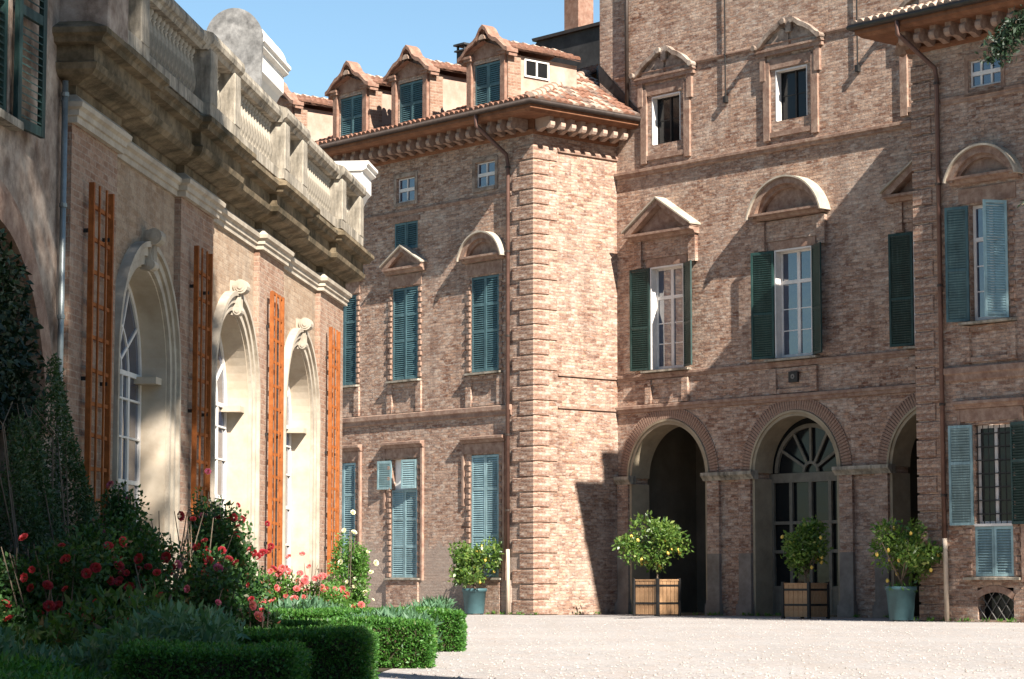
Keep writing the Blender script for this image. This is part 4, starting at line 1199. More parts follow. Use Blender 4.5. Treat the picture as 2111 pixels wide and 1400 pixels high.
for x in win:
    # cream reveal lining, impost shelf, archivolt, scroll keystone
    rv = MB()
    rv.ring(x, 3.95, 1.44, 1.475, 0, pi, WY - 0.005, WY + 0.42, 32)
    for s in (-1, 1): rv.box(*sorted((x + s * 1.44, x + s * 1.475)), WY - 0.005, WY + 0.42, 0.25, 3.95)
    rv.build('reveal', 'plaster_cream', ORA)
    MB().box(x + 1.10, x + 1.44, WY + 0.06, WY + 0.46, 3.83, 3.93).build('impost', 'plaster_cream', ORA)
    MB().box(x - 1.44, x - 1.10, WY + 0.06, WY + 0.46, 3.83, 3.93).build('impost', 'plaster_cream', ORA)
    av = MB()
    for r0, r1, pr in ((1.475, 1.60, 0.06), (1.60, 1.72, 0.10), (1.72, 1.80, 0.15)):
        av.ring(x, 3.95, r0, r1, 0, pi, WY - pr, WY + 0.01, 36)
        for s in (-1, 1): av.box(*sorted((x + s * r0, x + s * r1)), WY - pr + 0.001, WY + 0.01, 0.25, 3.95)
    av.build('archivolt', 'stone_light', ORA)
    ks = MB()
    ks.poly_x([(WY + .02, 5.36), (WY - 0.13, 5.34), (WY - 0.16, 5.46), (WY - 0.13, 5.60), (WY - 0.15, 5.74), (WY - 0.22, 5.88), (WY + .02, 5.94)], x - 0.10, x + 0.10)
    for hw2, r2 in ((0.13, 0.12), (0.145, 0.085), (0.16, 0.045)):
        ks.tube([(x - hw2, WY - 0.18, 5.82), (x + hw2, WY - 0.18, 5.82)], r2, 14)
    for hw2, r2 in ((0.12, 0.075), (0.135, 0.04)):
        ks.tube([(x - hw2, WY - 0.13, 5.42), (x + hw2, WY - 0.13, 5.42)], r2, 12)
    for q in (-0.06, 0.0, 0.06): ks.box(x + q - 0.012, x + q + 0.012, WY - 0.185, WY - 0.10, 5.47, 5.72)
    ks.build('keystone', 'stone_light', ORA)
    # window: white frame with muntins and glass
    gy = WY + 0.36
    fr = MB()
    for xx in (-1.40, -0.72, -0.36, 0.0, 0.36, 0.72, 1.40):
        w = 0.05 if abs(xx) in (0.0, 1.40, 0.72) else 0.022
        top = 3.95 if abs(xx) > 0.75 else 3.95
        fr.box(x + xx - w, x + xx + w, gy, gy + 0.06, 0.25, top)
    for z, w in ((0.25, 0.08), (0.95, 0.035), (1.65, 0.035), (2.35, 0.06), (3.0, 0.03), (3.55, 0.03), (3.9, 0.07)):
        fr.box(x - 1.4, x + 1.4, gy - 0.006, gy + 0.055, z, z + w)
    fr.ring(x, 3.95, 1.36, 1.46, 0, pi, gy, gy + 0.06, 30)
    fr.ring(x, 3.95, 0.70, 0.74, 0, pi, gy + 0.004, gy + 0.05, 24)
    fr.ring(x, 3.95, 0.30, 0.34, 0, pi, gy + 0.004, gy + 0.05, 16)
    for k in range(1, 6):
        a = pi * k / 6; w = 0.022
        fr.poly_y([(x + 0.3 * cos(a) - w * sin(a), 3.95 + 0.3 * sin(a) + w * cos(a)), (x + 0.3 * cos(a) + w * sin(a), 3.95 + 0.3 * sin(a) - w * cos(a)),
                   (x + 1.4 * cos(a) + w * sin(a), 3.95 + 1.4 * sin(a) - w * cos(a)), (x + 1.4 * cos(a) - w * sin(a), 3.95 + 1.4 * sin(a) + w * cos(a))], gy + 0.008, gy + 0.048)
    o = fr.build('window', 'frame_white', ORA)
    MB().box(x - 1.46, x + 1.46, gy + 0.03, gy + 0.045, 0.25, 5.42).build('pane', 'glass_blue', o)
# entablature, breaking forward over each pilaster
segs = []
cur = 30.25
for a, b in pil:
    if a > cur: segs.append((cur, a, WY))
    segs.append((a, b, PY - 0.03)); cur = b
def ent(name, prof, mat):
    """(out, z) profile swept along the wall, mitred round every break"""
    fwd = [(a, b, yy) for a, b, yy in segs if yy < 0.15]
    st = [(fwd[0][0], WY + 0.03, -1, False)]          # (x, y, side, offset in y too)
    for a, b, yy in fwd:
        if a > fwd[0][0] + 0.1: st.append((a, WY, -1, True))
        st.append((a, yy, -1, True)); st.append((b, yy, 1, True))
        if b < XE - 0.1: st.append((b, WY, 1, True))
    st.append((XE, WY + 0.03, 1, False))
    mb = MB(); n = len(prof)
    for x, yy, sd, off in st:
        for o, z in prof:
            mb.v.append((x + sd * max(o, 0.0), yy - (o if off else 0.0), z))
    for k in range(len(st) - 1):
        for j in range(n):
            a = k * n + j; c = k * n + (j + 1) % n
            mb.f.append((a, c, c + n, a + n))
    return mb.build(name, mat, ORA)
ent('architrave', [(-0.02, 6.70), (0.05, 6.70), (0.05, 6.78), (0.08, 6.79), (0.08, 6.86), (0.13, 6.89), (0.14, 6.95), (0.02, 7.06), (-0.02, 7.06)], 'stone_light')
ent('frieze', [(-0.02, 7.05), (0.015, 7.05), (0.015, 7.25), (-0.02, 7.25)], 'stone_moss')
ent('cornice', [(-0.02, 7.18), (0.06, 7.18), (0.14, 7.22), (0.30, 7.26), (0.36, 7.32), (0.38, 7.40), (0.33, 7.42), (0.33, 7.62), (0.46, 7.64), (0.48, 7.70), (0.54, 7.74), (0.54, 7.81), (0.22, 7.96), (-0.02, 7.98)], 'stone_moss')
# balustrade
BY = -0.02
mb = MB()
for a, b, yy in segs:
    o = 0.0 if yy > 0.15 else -0.10
    mb.box(a, b, BY - 0.20 + o, BY + 0.20, 7.95 - (0.002 if o else 0), 8.13 + (0.003 if o else 0))
mb.build('balustrade_base', 'stone', ORA)
for a, b, yy in segs:
    o = 0.0 if yy > 0.15 else -0.10
    e2 = 0.03 if o else 0.0
    MB().poly_x([(BY + 0.18, 8.94), (BY - 0.16 + o, 8.94), (BY - 0.19 + o, 9.00), (BY - 0.24 + o, 9.03), (BY - 0.26 + o, 9.10), (BY - 0.24 + o, 9.19), (BY - 0.10, 9.24 + e2), (BY + 0.20, 9.24 + e2), (BY + 0.22, 9.0)], a - e2, b + e2).build('handrail', 'stone', ORA)
PED = MB().cbox(-0.21, 0.21, BY - 0.31, BY + 0.19, 8.12, 8.95, 0.015).mesh('pedestal', 'stone')
BAL = MB().lathe([(0.085, 0), (0.085, 0.07), (0.05, 0.10), (0.090, 0.20), (0.108, 0.30), (0.092, 0.42), (0.06, 0.60), (0.045, 0.66), (0.07, 0.69), (0.05, 0.71), (0.085, 0.76), (0.085, 0.83)], 10).mesh('baluster', 'stone', True)
def bal_run(a, b):
    n = max(1, int(round((b - a) / 0.225)))
    for k in range(n):
        place('baluster', BAL, ORA, (a + (b - a) * (k + 0.5) / n, BY, 8.12))
for a, b in pil:
    for c in (a + 0.25, b - 0.25):
        if c > 31: place('pedestal', PED, ORA, (c, 0, 0))
    if a > 31: bal_run(a + 0.48, b - 0.48)
bal_run(31.0, 31.9)
MB().cbox(30.0, 30.95, BY - 0.40, 0.6, 7.80, 9.6, 0.02).build('pedestal', 'plaster_pink', ORA)
for (a, b), (c, d2) in zip(pil, pil[1:]): bal_run(b, c)
# taller house front adjoining the orangery
HOU = empty('adjoining_house', (-8.4, 0, 0), atan2(0.99519, 0.09794))
tag(HOU, 'weathered pink plastered house front with arched portal beside the orangery', 'house')
mb = panel(MB(), 18, 30.2, 0, 13, WY + 0.02, [(26.15, 27.95, 6.3, 9.2, 0.3)], [(27.15, 2.35, 2.75, 0.0)], 0.6)
mb.add([(30.2, WY + 0.02, 7.9), (30.2, 6, 7.9), (30.2, 6, 13), (30.2, WY + 0.02, 13)], [(0, 1, 2, 3)])
mb.add([(18, WY + 0.02, 13), (30.2, WY + 0.02, 13), (30.2, 6, 13), (18, 6, 13)], [(0, 1, 2, 3)])
mb.build('wall', 'plaster_pink', HOU)
pr = MB()
pr.ring(27.15, 2.75, 2.35, 2.72, 0, pi, WY - 0.06, WY + 0.1, 40); pr.ring(27.15, 2.75, 2.72, 2.84, 0, pi, WY - 0.02, WY + 0.1, 40)
pr.build('arch', 'brick_trim', HOU)
MB().box(24.7, 29.6, WY + 0.60, WY + 0.64, 0, 5.2).build('portal_door', 'door_wood', HOU)
MB().tube([(30.05, WY - 0.06, 7.2), (30.05, WY - 0.06, 0.1)], 0.04, 10).build('rain_pipe', 'pipe_zinc', HOU, True)
for z in (7.0, 5.6, 4.2, 2.8): MB().tube([(30.05, WY - 0.06, z), (30.05, WY - 0.06, z + 0.05)], 0.052, 10).build('pipe_bracket', 'pipe_zinc', HOU)
MB().box(26.15, 27.95, WY + 0.26, WY + 0.30, 6.3, 9.2).build('curtain', 'curtain', HOU)
MB().box(26.0, 28.1, WY - 0.14, WY + 0.3, 6.2, 6.295).build('sill', 'stone', HOU)
def big_shutter(x0, x1, z0, z1, y, parent, loc=(0, 0, 0), rz=0.0):
    fr = MB(); t = 0.06
    fr.box(x0, x0 + 0.11, y, y + t, z0, z1); fr.box(x1 - 0.11, x1, y, y + t, z0, z1)
    for z in (z0, z0 + 1.35, z1 - 0.12): fr.box(x0 + 0.11, x1 - 0.11, y + 0.004, y + t - 0.004, z, z + 0.12)
    o = fr.build('shutter', 'shutter_green', parent, False, loc, (0, 0, rz))
    sm = MB().poly_x([(y + 0.004, 0), (y + 0.004, 0.016), (y + t - 0.006, 0.040), (y + t - 0.006, 0.026)], x0 + 0.11, x1 - 0.11).mesh('slat', 'shutter_green')
    z = z0 + 0.14
    while z < z1 - 0.2:
        if not (z0 + 1.27 < z < z0 + 1.47): place('slat', sm, o, (0, 0, z))
        z += 0.088
    return o
big_shutter(26.2, 27.05, 6.32, 9.15, WY + 0.02, HOU); big_shutter(27.06, 27.92, 6.32, 9.15, WY + 0.02, HOU)
big_shutter(0, 0.86, 6.25, 9.1, -0.03, HOU, (28.02, WY - 0.06, 0), radians(-5))

# roof-top lanterns on the terrace
def lucarne(xc, yc, z0, w, v, L, barrel=True):
    """barrel-roofed lantern: w scales across, v scales up, L long; the facade side is -y"""
    o = empty('roof_lantern', (xc, yc, z0)); o.parent = ORA
    S = lambda P: [(y * w, z * v) for y, z in P]
    n = 16
    arc = [(-cos(pi * k / n), sin(pi * k / n)) for k in range(n + 1)]
    MB().poly_x(S([(-0.35, -2.4), (-0.38, -0.95), (-0.46, -0.66), (-0.60, -0.48), (-0.72, -0.40), (-0.72, 0.0), (0.72, 0.0), (0.72, -2.4)]), 0, L).build('lantern_body', 'plaster_white', o)
    MB().poly_x(S([(-0.72, 0.0), (-0.80, 0.03), (-0.86, 0.06), (-0.86, 0.12), (-0.94, 0.16), (-0.94, 0.23), (0.92, 0.23), (0.86, 0.0)]), -0.05, L + 0.08).build('lantern_cornice', 'plaster_white', o)
    if not barrel: return o
    MB().poly_x(S([(0.82 * p, 0.22 + 0.60 * q) for p, q in arc]), 0.0, L).build('barrel_roof', 'plaster_white', o)
    MB().poly_x(S([(-0.80, -1.6)] + [(0.90 * p, 0.18 + 0.70 * q) for p, q in arc] + [(0.80, -1.6)]), -0.14, -0.002).build('lantern_gable', 'plaster_sooty', o)
    return o
lucarne(44.4, 1.1, 10.80, 0.60, 0.85, 2.5)
lucarne(51.6, 0.30, 9.72, 0.62, 0.90, 1.2, False)
# white plastered round-cornered stair turret behind the rail
tu = MB().lathe([(1.05, 0), (1.05, 3.0), (1.12, 3.02), (1.12, 3.12), (0.9, 3.2)], 28, (50.5, 3.0, 8.0)).build('stair_turret', 'plaster_white', ORA, True)

# ================================================================== things in the garden
def L2W(root, x, y, z=0.0):
    a = root.rotation_euler[2]
    return (root.location[0] + x * cos(a) - y * sin(a), root.location[1] + x * sin(a) + y * cos(a), z)

# ---- trellises on the pilasters
tl = ['tall orange wooden trellis in the shade beside the drainpipe', 'tall orange wooden trellis between the shaded window and the sunlit windows',
      'tall orange wooden trellis between the two sunlit arched windows', 'tall orange wooden trellis at the far corner of the orangery']
RUNG = {}
for i, t0 in enumerate((31.32, 37.22, 43.08, 49.08)):
    w = 1.0; y0 = -0.10
    tr = empty('trellis', L2W(ORA, t0, 0, 1.1), ORA.rotation_euler[2]); tag(tr, tl[i], 'trellis', 'wooden trellises on the orangery')
    H = 4.94
    for k in range(2):
        xx = -w / 2 if k == 0 else w / 2 - 0.06
        MB().box(xx, xx + 0.06, -0.04, 0.03, 0, H).build('post', 'trellis_wood', tr)
    for xx in (-0.19, 0.15): MB().box(xx, xx + 0.04, -0.035, -0.012, 0.02, H).build('lath', 'trellis_wood', tr)
    if 0 not in RUNG: RUNG[0] = MB().box(-w / 2 + 0.061, w / 2 - 0.061, -0.011, 0.022, 0, 0.05).mesh('rung', 'trellis_wood')
    z = 0.02
    while z < H - 0.03:
        place('rung', RUNG[0], tr, (0, 0, z), (0, random.uniform(-0.025, 0.025), 0)); z += 0.41 + random.uniform(-0.02, 0.02)
    for z in (0.5, 2.4, 4.3):
        for s in (-1, 1):
            MB().box(s * 0.45 - 0.02, s * 0.45 + 0.02, 0.0, 0.12, z, z + 0.05).build('wall_bracket', 'iron', tr)

# ---- citrus trees in pots and boxes
def blob_points(n, c, rad, rng=RNG, lobes=9, fill=0.55):
    c = np.array(c); rad = np.array(rad)
    lc = rng.normal(size=(lobes, 3)); lc /= np.linalg.norm(lc, axis=1)[:, None]
    lc *= rng.uniform(0.35, 0.85, (lobes, 1)) 
    lr = rng.uniform(0.30, 0.50, lobes)
    idx = rng.integers(0, lobes, n)
    d = rng.normal(size=(n, 3)); d /= np.linalg.norm(d, axis=1)[:, None]
    rr = rng.uniform(fill, 1.0, (n, 1)) ** 0.6
    P = lc[idx] + d * rr * lr[idx][:, None]
    return c + P * rad, d
FRUIT = MB().lathe([(0.008, -0.055), (0.030, -0.042), (0.042, -0.01), (0.040, 0.02), (0.022, 0.045), (0.006, 0.055)], 8).mesh('lemon', 'lemon', True)
def citrus(name, loc, z0, cw, ch, trunk, label, nfr=26, seed=1):
    rng = np.random.default_rng(seed)
    t = empty(name, loc); tag(t, label, 'tree', 'lemon trees in tubs')
    cz = z0 + trunk + ch / 2
    mb = MB()
    mb.tube([(0, 0, z0 - 0.02), (0.02, 0.01, z0 + trunk * 0.6), (0, 0, z0 + trunk * 1.15)], [0.04, 0.032, 0.028], 7)
    for k in range(8):
        a = 2 * pi * k / 8 + rng.uniform(-.3, .3); r = cw * 0.36 * rng.uniform(.6, 1)
        mb.tube([(0, 0, z0 + trunk * rng.uniform(0.8, 1.1)), (r * 0.45 * cos(a), r * 0.45 * sin(a), z0 + trunk + ch * 0.25), (r * cos(a), r * sin(a), z0 + trunk + ch * rng.uniform(0.35, 0.8))], [0.022, 0.016, 0.008], 5)
    mb.build('trunk', 'bark', t)
    P, d = blob_points(2500, (0, 0, cz), (cw * 0.48, cw * 0.48, ch * 0.47), rng, 13, 0.15)
    quads('crown', leaves(P, 0.13, 0.48, 0.1, rng, d, 0.4), 'leaf_citrus', t)
    Pf, _ = blob_points(int(nfr * 0.65), (0, 0, cz - ch * 0.06), (cw * 0.47, cw * 0.47, ch * 0.46), np.random.default_rng(seed + 5), 20, 0.95)
    for p in Pf: place('lemon', FRUIT, t, tuple(p), (rng.uniform(-.4, .4), rng.uniform(-.4, .4), 0))
    return t
def pxw(x, Y):   # lateral world position of an image column at depth Y (layout only)
    return (x - 1055.5) / 5000.0 * (Y * 0.995 + 0.0)
def planter_box(loc, rz, s, h, label):
    t = empty('planter_box', loc, rz); tag(t, label, 'planter', 'square wooden planter boxes')
    hs = s / 2
    for a in (-1, 1):
        for b in (-1, 1):
            MB().cbox(a * hs - 0.04, a * hs + 0.04, b * hs - 0.04, b * hs + 0.04, 0, h + 0.03, 0.008).build('corner_post', 'iron', t)
    pl = MB().cbox(-0.07, 0.07, -0.012, 0.012, 0.05, h - 0.02, 0.004).mesh('plank', 'planter_wood')
    n = 5
    for k in range(n):
        u = -hs + 0.04 + (s - 0.08) * (k + 0.5) / n
        for sd in (-1, 1):
            place('plank', pl, t, (u, sd * hs, 0)); place('plank', pl, t, (sd * hs, u, 0), (0, 0, pi / 2))
    for z in (0.33, h - 0.20):
        mb = MB()
        for sd in (-1, 1):
            mb.box(-hs + 0.041, hs - 0.041, sd * hs - 0.022, sd * hs + 0.022, z, z + 0.055)
            mb.box(sd * hs - 0.022, sd * hs + 0.022, -hs + 0.041, hs - 0.041, z, z + 0.055)
        mb.build('iron_band', 'iron', t)
    MB().box(-hs + 0.02, hs - 0.02, -hs + 0.02, hs - 0.02, h - 0.10, h - 0.06).build('soil', 'soil_pot', t)
    rim = MB()
    for sd in (-1, 1):
        rim.box(-hs + 0.041, hs - 0.041, sd * hs - 0.03, sd * hs + 0.02, h - 0.04, h + 0.0)
        rim.box(sd * hs - 0.02, sd * hs + 0.03, -hs + 0.041, hs - 0.041, h - 0.04, h + 0.0)
    rim.build('rim', 'planter_wood', t)
    return t
def pot(loc, r, h, label):
    t = empty('plant_pot', loc); tag(t, label, 'plant pot', 'round green pots')
    mb = MB().lathe([(r * 0.78, 0.03), (r * 0.80, 0.05), (r * 0.97, h - 0.10), (r * 1.04, h - 0.09), (r * 1.06, h), (r * 0.96, h), (r * 0.94, h - 0.12)], 28, cap=False)
    mb.lathe([(r * 0.5, 0.03), (r * 0.78, 0.03)], 28, cap=False)
    mb.build('tub', 'pot_green', t, True)
    MB().lathe([(0.01, h - 0.10), (r * 0.95, h - 0.10)], 24, cap=False).build('soil', 'soil_pot', t)
    for k in range(3):
        a = 2 * pi * k / 3
        MB().box(r * 0.6 * cos(a) - 0.05, r * 0.6 * cos(a) + 0.05, r * 0.6 * sin(a) - 0.05, r * 0.6 * sin(a) + 0.05, 0, 0.05).build('foot', 'iron', t)
    return t
def herb_tuft(name, loc, w, h, n, mat, label, cat, group=None, seed=3, size=0.12):
    rng = np.random.default_rng(seed)
    t = empty(name, loc); tag(t, label, cat, group)
    P = rng.normal(size=(n, 3)) * np.array([w * 0.4, w * 0.4, 0.0]); P[:, 2] = rng.uniform(0, h, n) * rng.uniform(0.3, 1, n)
    quads('foliage', leaves(P, size, 0.25, 0.9, rng), mat, t)
    return t

Y1 = 68.2; p1 = (pxw(1354, Y1), Y1, 0.006)
planter_box(p1, radians(44), 0.88, 1.02, 'square wooden planter box with iron bands before the left arch')
citrus('lemon_tree', (p1[0], p1[1], 0), 0.96, 2.05, 1.55, 0.30, 'lemon tree with wide loose crown before the left arch', 28, 5)
Y2 = 63.2; p2 = (pxw(1660, Y2), Y2, 0.006)
planter_box(p2, radians(47), 0.82, 0.92, 'square wooden planter box before the glazed middle door')
citrus('lemon_tree', (p2[0], p2[1], 0), 0.85, 1.62, 1.5, 0.28, 'half-shaded lemon tree before the glazed middle door', 22, 8)
Y3 = 58.9; p3 = (pxw(1857, Y3), Y3, 0.006)
pot(p3, 0.365, 0.84, 'round green pot by the corner of the right wing')
citrus('lemon_tree', (p3[0], p3[1], 0), 0.74, 1.9, 1.6, 0.22, 'bushy lemon tree by the corner of the right wing', 24, 13)
Y4 = 71.0; p4 = (pxw(978, Y4), Y4, 0.006)
pot(p4, 0.35, 0.76, 'round green pot against the left wing beside the rain pipe')
citrus('lemon_tree', (p4[0], p4[1], 0), 0.66, 1.75, 1.45, 0.16, 'lemon tree against the left wing beside the rain pipe', 30, 21)
herb_tuft('pot_herb', (p3[0], p3[1], 0.72), 0.42, 0.22, 160, 'leaf_rose_light', 'pale herbs growing in the green pot by the right wing', 'herb', None, 4, 0.12)

# ---- clipped box hedges
def hedge(x0, x1, y0, y1, h, label, seed, dens=900, size=0.035):
    rng = np.random.default_rng(seed)
    t = empty('box_hedge', ((x0 + x1) / 2, (y0 + y1) / 2, 0)); tag(t, label, 'hedge', 'clipped box hedges')
    cx, cy = (x0 + x1) / 2, (y0 + y1) / 2
    w, dpt = x1 - x0, y1 - y0
    MB().cbox(-w / 2 + 0.05, w / 2 - 0.05, -dpt / 2 + 0.05, dpt / 2 - 0.05, 0, h - 0.05, 0.06).build('core', 'soil', t)
    faces = [('f', w * h, ), ('t', w * dpt), ('r', dpt * h), ('b', w * h), ('l', dpt * h)]
    Ps, Ns = [], []
    for nm, area in [(q[0], q[1]) for q in faces]:
        n = int(area * dens * (0.35 if nm in 'bl' else 1))
        u = rng.uniform(-0.5, 0.5, n); v = rng.uniform(0, 1, n)
        if nm == 'f': P = np.stack([u * w, np.full(n, -dpt / 2), v * h], 1); N = np.tile([0, -1, 0], (n, 1))
        if nm == 'b': P = np.stack([u * w, np.full(n, dpt / 2), v * h], 1); N = np.tile([0, 1, 0], (n, 1))
        if nm == 'r': P = np.stack([np.full(n, w / 2), u * dpt, v * h], 1); N = np.tile([1, 0, 0], (n, 1))
        if nm == 'l': P = np.stack([np.full(n, -w / 2), u * dpt, v * h], 1); N = np.tile([-1, 0, 0], (n, 1))
        if nm == 't': P = np.stack([u * w, (v - 0.5) * dpt, np.full(n, h)], 1); N = np.tile([0, 0, 1], (n, 1))
        Ps.append(P); Ns.append(N)
    P = np.concatenate(Ps); N = np.concatenate(Ns).astype(float)
    # rounded arrises and uneven clipping
    rr = 0.07
    q = np.abs(P * np.array([1, 1, 1])); 
    ex = np.clip((np.abs(P[:, 0]) - (w / 2 - rr)) / rr, 0, 1); ey = np.clip((np.abs(P[:, 1]) - (dpt / 2 - rr)) / rr, 0, 1); ez = np.clip((P[:, 2] - (h - rr)) / rr, 0, 1)
    m2 = np.sqrt(ex ** 2 + ey ** 2 + ez ** 2); k = np.where(m2 > 1, 1 / np.maximum(m2, 1e-6), 1.0)
    P[:, 0] -= np.sign(P[:, 0]) * ex * (1 - k) * rr; P[:, 1] -= np.sign(P[:, 1]) * ey * (1 - k) * rr; P[:, 2] -= ez * (1 - k) * rr
    wob = 0.016 * (np.sin(P[:, 0] * 5.1 + seed) + np.sin(P[:, 1] * 4.3 + 2 * seed) + np.sin(P[:, 2] * 9 + P[:, 0] * 3)) / 1.6
    P += N * (wob + rng.normal(size=len(P)) * 0.018)[:, None]
    V = leaves(P - N * 0.02, size, 0.5, 0.15, rng, N, 0.55)
    quads('foliage', V, 'leaf_box', t)
    return t
hedge(-4.6, -0.68, 33.2, 34.5, 0.54, 'clipped box hedge block farthest along the gravel, nearest the palace', 1, 5200, 0.045)
hedge(-4.6, -0.90, 26.8, 28.1, 0.50, 'sunlit clipped box hedge block in front of the pink roses', 2, 6500, 0.04)
hedge(-3.5, -1.22, 20.3, 21.7, 0.52, 'half-shaded clipped box hedge block with sunlit end at the gravel edge', 3, 8000, 0.035)
hedge(-2.75, -1.50, 16.9, 18.1, 0.48, 'shaded low box hedge with rounded end in front of the red roses', 4, 9000, 0.032)
# ---- roses
def bloom_mesh(mat):
    V = []
    for ring, (n, r, tilt, s) in enumerate(((4, 0.016, 1.35, 0.045), (5, 0.030, 1.1, 0.052), (6, 0.044, 0.8, 0.055), (7, 0.056, 0.45, 0.052))):
        for k in range(n):
            a = 2 * pi * k / n + ring * 0.4
            d = np.array([cos(a), sin(a), 0]); u = np.array([-sin(a), cos(a), 0])
            up = d * cos(tilt) + np.array([0, 0, 1]) * sin(tilt)
            base = d * r * 0.5
            V.append([base - u * s * 0.45, base + up * s * 0.85 - u * s * 0.62 - d * 0.004, base + up * s * 0.95 + d * 0.008, base + up * s * 0.85 + u * s * 0.62 - d * 0.004])
    return quads(None, np.array(V), mat)
BLOOM = {m: bloom_mesh(m) for m in ('petal_red', 'petal_pink', 'petal_mauve', 'petal_white')}
def rose(loc, w, dpt, h, n, bmat, nb, label, seed, leafmat='leaf_rose', size=0.06, group='rose bushes', bs=0.8, zlow=0.05, lobes=14, name='rose_bush'):
    rng = np.random.default_rng(seed)
    t = empty(name, loc); tag(t, label, 'rose bush', group)
    P, d = blob_points(n, (0, 0, h * 0.52), (w * 0.60, dpt * 0.60, h * 0.55), rng, lobes, 0.1)
    P[:, 2] = np.maximum(P[:, 2], zlow)
    quads('foliage', leaves(P, size, 0.6, 0.1, rng, d, 0.4), leafmat, t)
    st = MB()
    for k in range(max(6, int(w * 8))):
        bx, by = rng.uniform(-.25, .25) * w, rng.uniform(-.25, .25) * dpt
        ex, ey = bx + rng.uniform(-.3, .3) * w, by + rng.uniform(-.3, .3) * dpt
        st.tube([(bx, by, 0), ((bx + ex) / 2, (by + ey) / 2, h * 0.5), (ex, ey, h * rng.uniform(0.8, 1.08))], [0.012, 0.009, 0.005], 5)
    st.build('stems', 'bark', t)
    Pb, db = blob_points(nb, (0, 0, h * 0.56), (w * 0.64, dpt * 0.64, h * 0.58), rng, lobes, 0.95)
    for p in Pb:
        if rng.random() < 0.5: p[1] = -abs(p[1])
        if p[2] < 0.15: p[2] = 0.15 + rng.uniform(0, 0.4)
        o = place('bloom', BLOOM[bmat], t, tuple(p), (rng.uniform(0.4, 1.5), rng.uniform(-.5, .5), rng.uniform(-0.9, 0.9)))
        s = bs * rng.uniform(0.6, 1.1); o.scale = (s, s, s)
    return t
def at(px, py, Y):
    """world x and z of an image point at ground distance Y (layout only)"""
    return pxw(px, Y), CAMH + (1200 - py) / 5000.0 * Y * 0.995
rose((at(60, 0, 24)[0], 24, 0), 1.7, 1.2, 1.25, 9000, 'petal_red', 60, 'dark red rose bush in shade below the ivy', 31, bs=0.75)
rose((at(215, 0, 25.5)[0], 25.5, 0), 1.5, 1.2, 1.35, 10000, 'petal_red', 64, 'dark red rose bush at the foot of the first trellis', 30, bs=0.75)
rose((at(340, 0, 27.0)[0], 27.0, 0), 1.55, 1.2, 1.65, 11000, 'petal_red', 80, 'big red rose bush in front of the shaded arched window', 32, bs=0.72)
rose((at(450, 0, 29)[0], 29, 0), 1.1, 1.1, 1.80, 9500, 'petal_red', 70, 'tall red rose bush against the sunlit window jamb', 33, bs=0.72)
rose((at(395, 0, 25)[0], 25, 0), 1.2, 1.0, 1.05, 7000, 'petal_mauve', 34, 'low mauve rose bush in front of the big red one', 29, bs=0.7)
rose((at(235, 0, 30)[0], 30, 0), 0.85, 0.8, 2.2, 7000, 'petal_mauve', 40, 'dark climbing rose with mauve blooms under the shaded window', 34, zlow=0.2)
rose((at(425, 0, 34)[0], 34, 0), 0.5, 0.6, 2.25, 3200, 'petal_mauve', 30, 'slender mauve climbing rose at the foot of the second trellis', 35, zlow=0.2)
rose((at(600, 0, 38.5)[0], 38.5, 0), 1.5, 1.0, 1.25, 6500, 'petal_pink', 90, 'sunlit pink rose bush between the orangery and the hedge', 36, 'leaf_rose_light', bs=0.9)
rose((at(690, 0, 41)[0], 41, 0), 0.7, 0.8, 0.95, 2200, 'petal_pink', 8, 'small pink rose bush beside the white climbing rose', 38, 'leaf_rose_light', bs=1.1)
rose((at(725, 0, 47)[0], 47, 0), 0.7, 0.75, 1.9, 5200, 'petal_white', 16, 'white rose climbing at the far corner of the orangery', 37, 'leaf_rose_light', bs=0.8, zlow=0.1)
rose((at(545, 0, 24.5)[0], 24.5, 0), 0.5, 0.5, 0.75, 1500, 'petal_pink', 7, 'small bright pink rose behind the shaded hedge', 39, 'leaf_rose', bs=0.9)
# feathery catmint between the hedge blocks, lily clump at the front
def blades(name, x0, x1, y0, y1, h, n, mat, label, cat, seed, L=0.22, asp=0.12):
    rng = np.random.default_rng(seed)
    t = empty(name, ((x0 + x1) / 2, (y0 + y1) / 2, 0)); tag(t, label, cat)
    P = np.stack([rng.uniform(x0, x1, n) - (x0 + x1) / 2, rng.uniform(y0, y1, n) - (y0 + y1) / 2, h * rng.uniform(0.0, 1, n) ** 0.7], 1)
    P[:, 2] *= 0.75 + 0.25 * np.sin(P[:, 0] * 3 + seed) 
    quads('foliage', leaves(P, L, asp, 1.0, rng), mat, t)
    return t
blades('catmint', -4.2, -0.95, 34.8, 38.5, 0.62, 9000, 'leaf_herb', 'feathery grey-green catmint behind the farthest hedge block', 'catmint', 41, 0.16, 0.2)
blades('catmint', -4.4, -1.0, 28.3, 32.6, 0.55, 9000, 'leaf_herb', 'feathery grey-green catmint between the two sunlit hedge blocks', 'catmint', 42, 0.14, 0.2)
blades('perennial_clump', -4.7, -2.2, 18.6, 20.1, 0.72, 6500, 'leaf_herb', 'grey-green leafy perennials below the red roses', 'perennial', 43, 0.105, 0.34)
blades('ground_cover', -4.6, -2.8, 14.9, 17.6, 0.40, 11000, 'leaf_box', 'low bright green ground cover at the front corner of the bed', 'ground cover', 45, 0.075, 0.3)
blades('perennial_clump', -5.2, -3.2, 22.0, 24.0, 0.85, 2200, 'leaf_rose', 'dark green perennials at the foot of the ivy', 'perennial', 44, 0.12, 0.35)
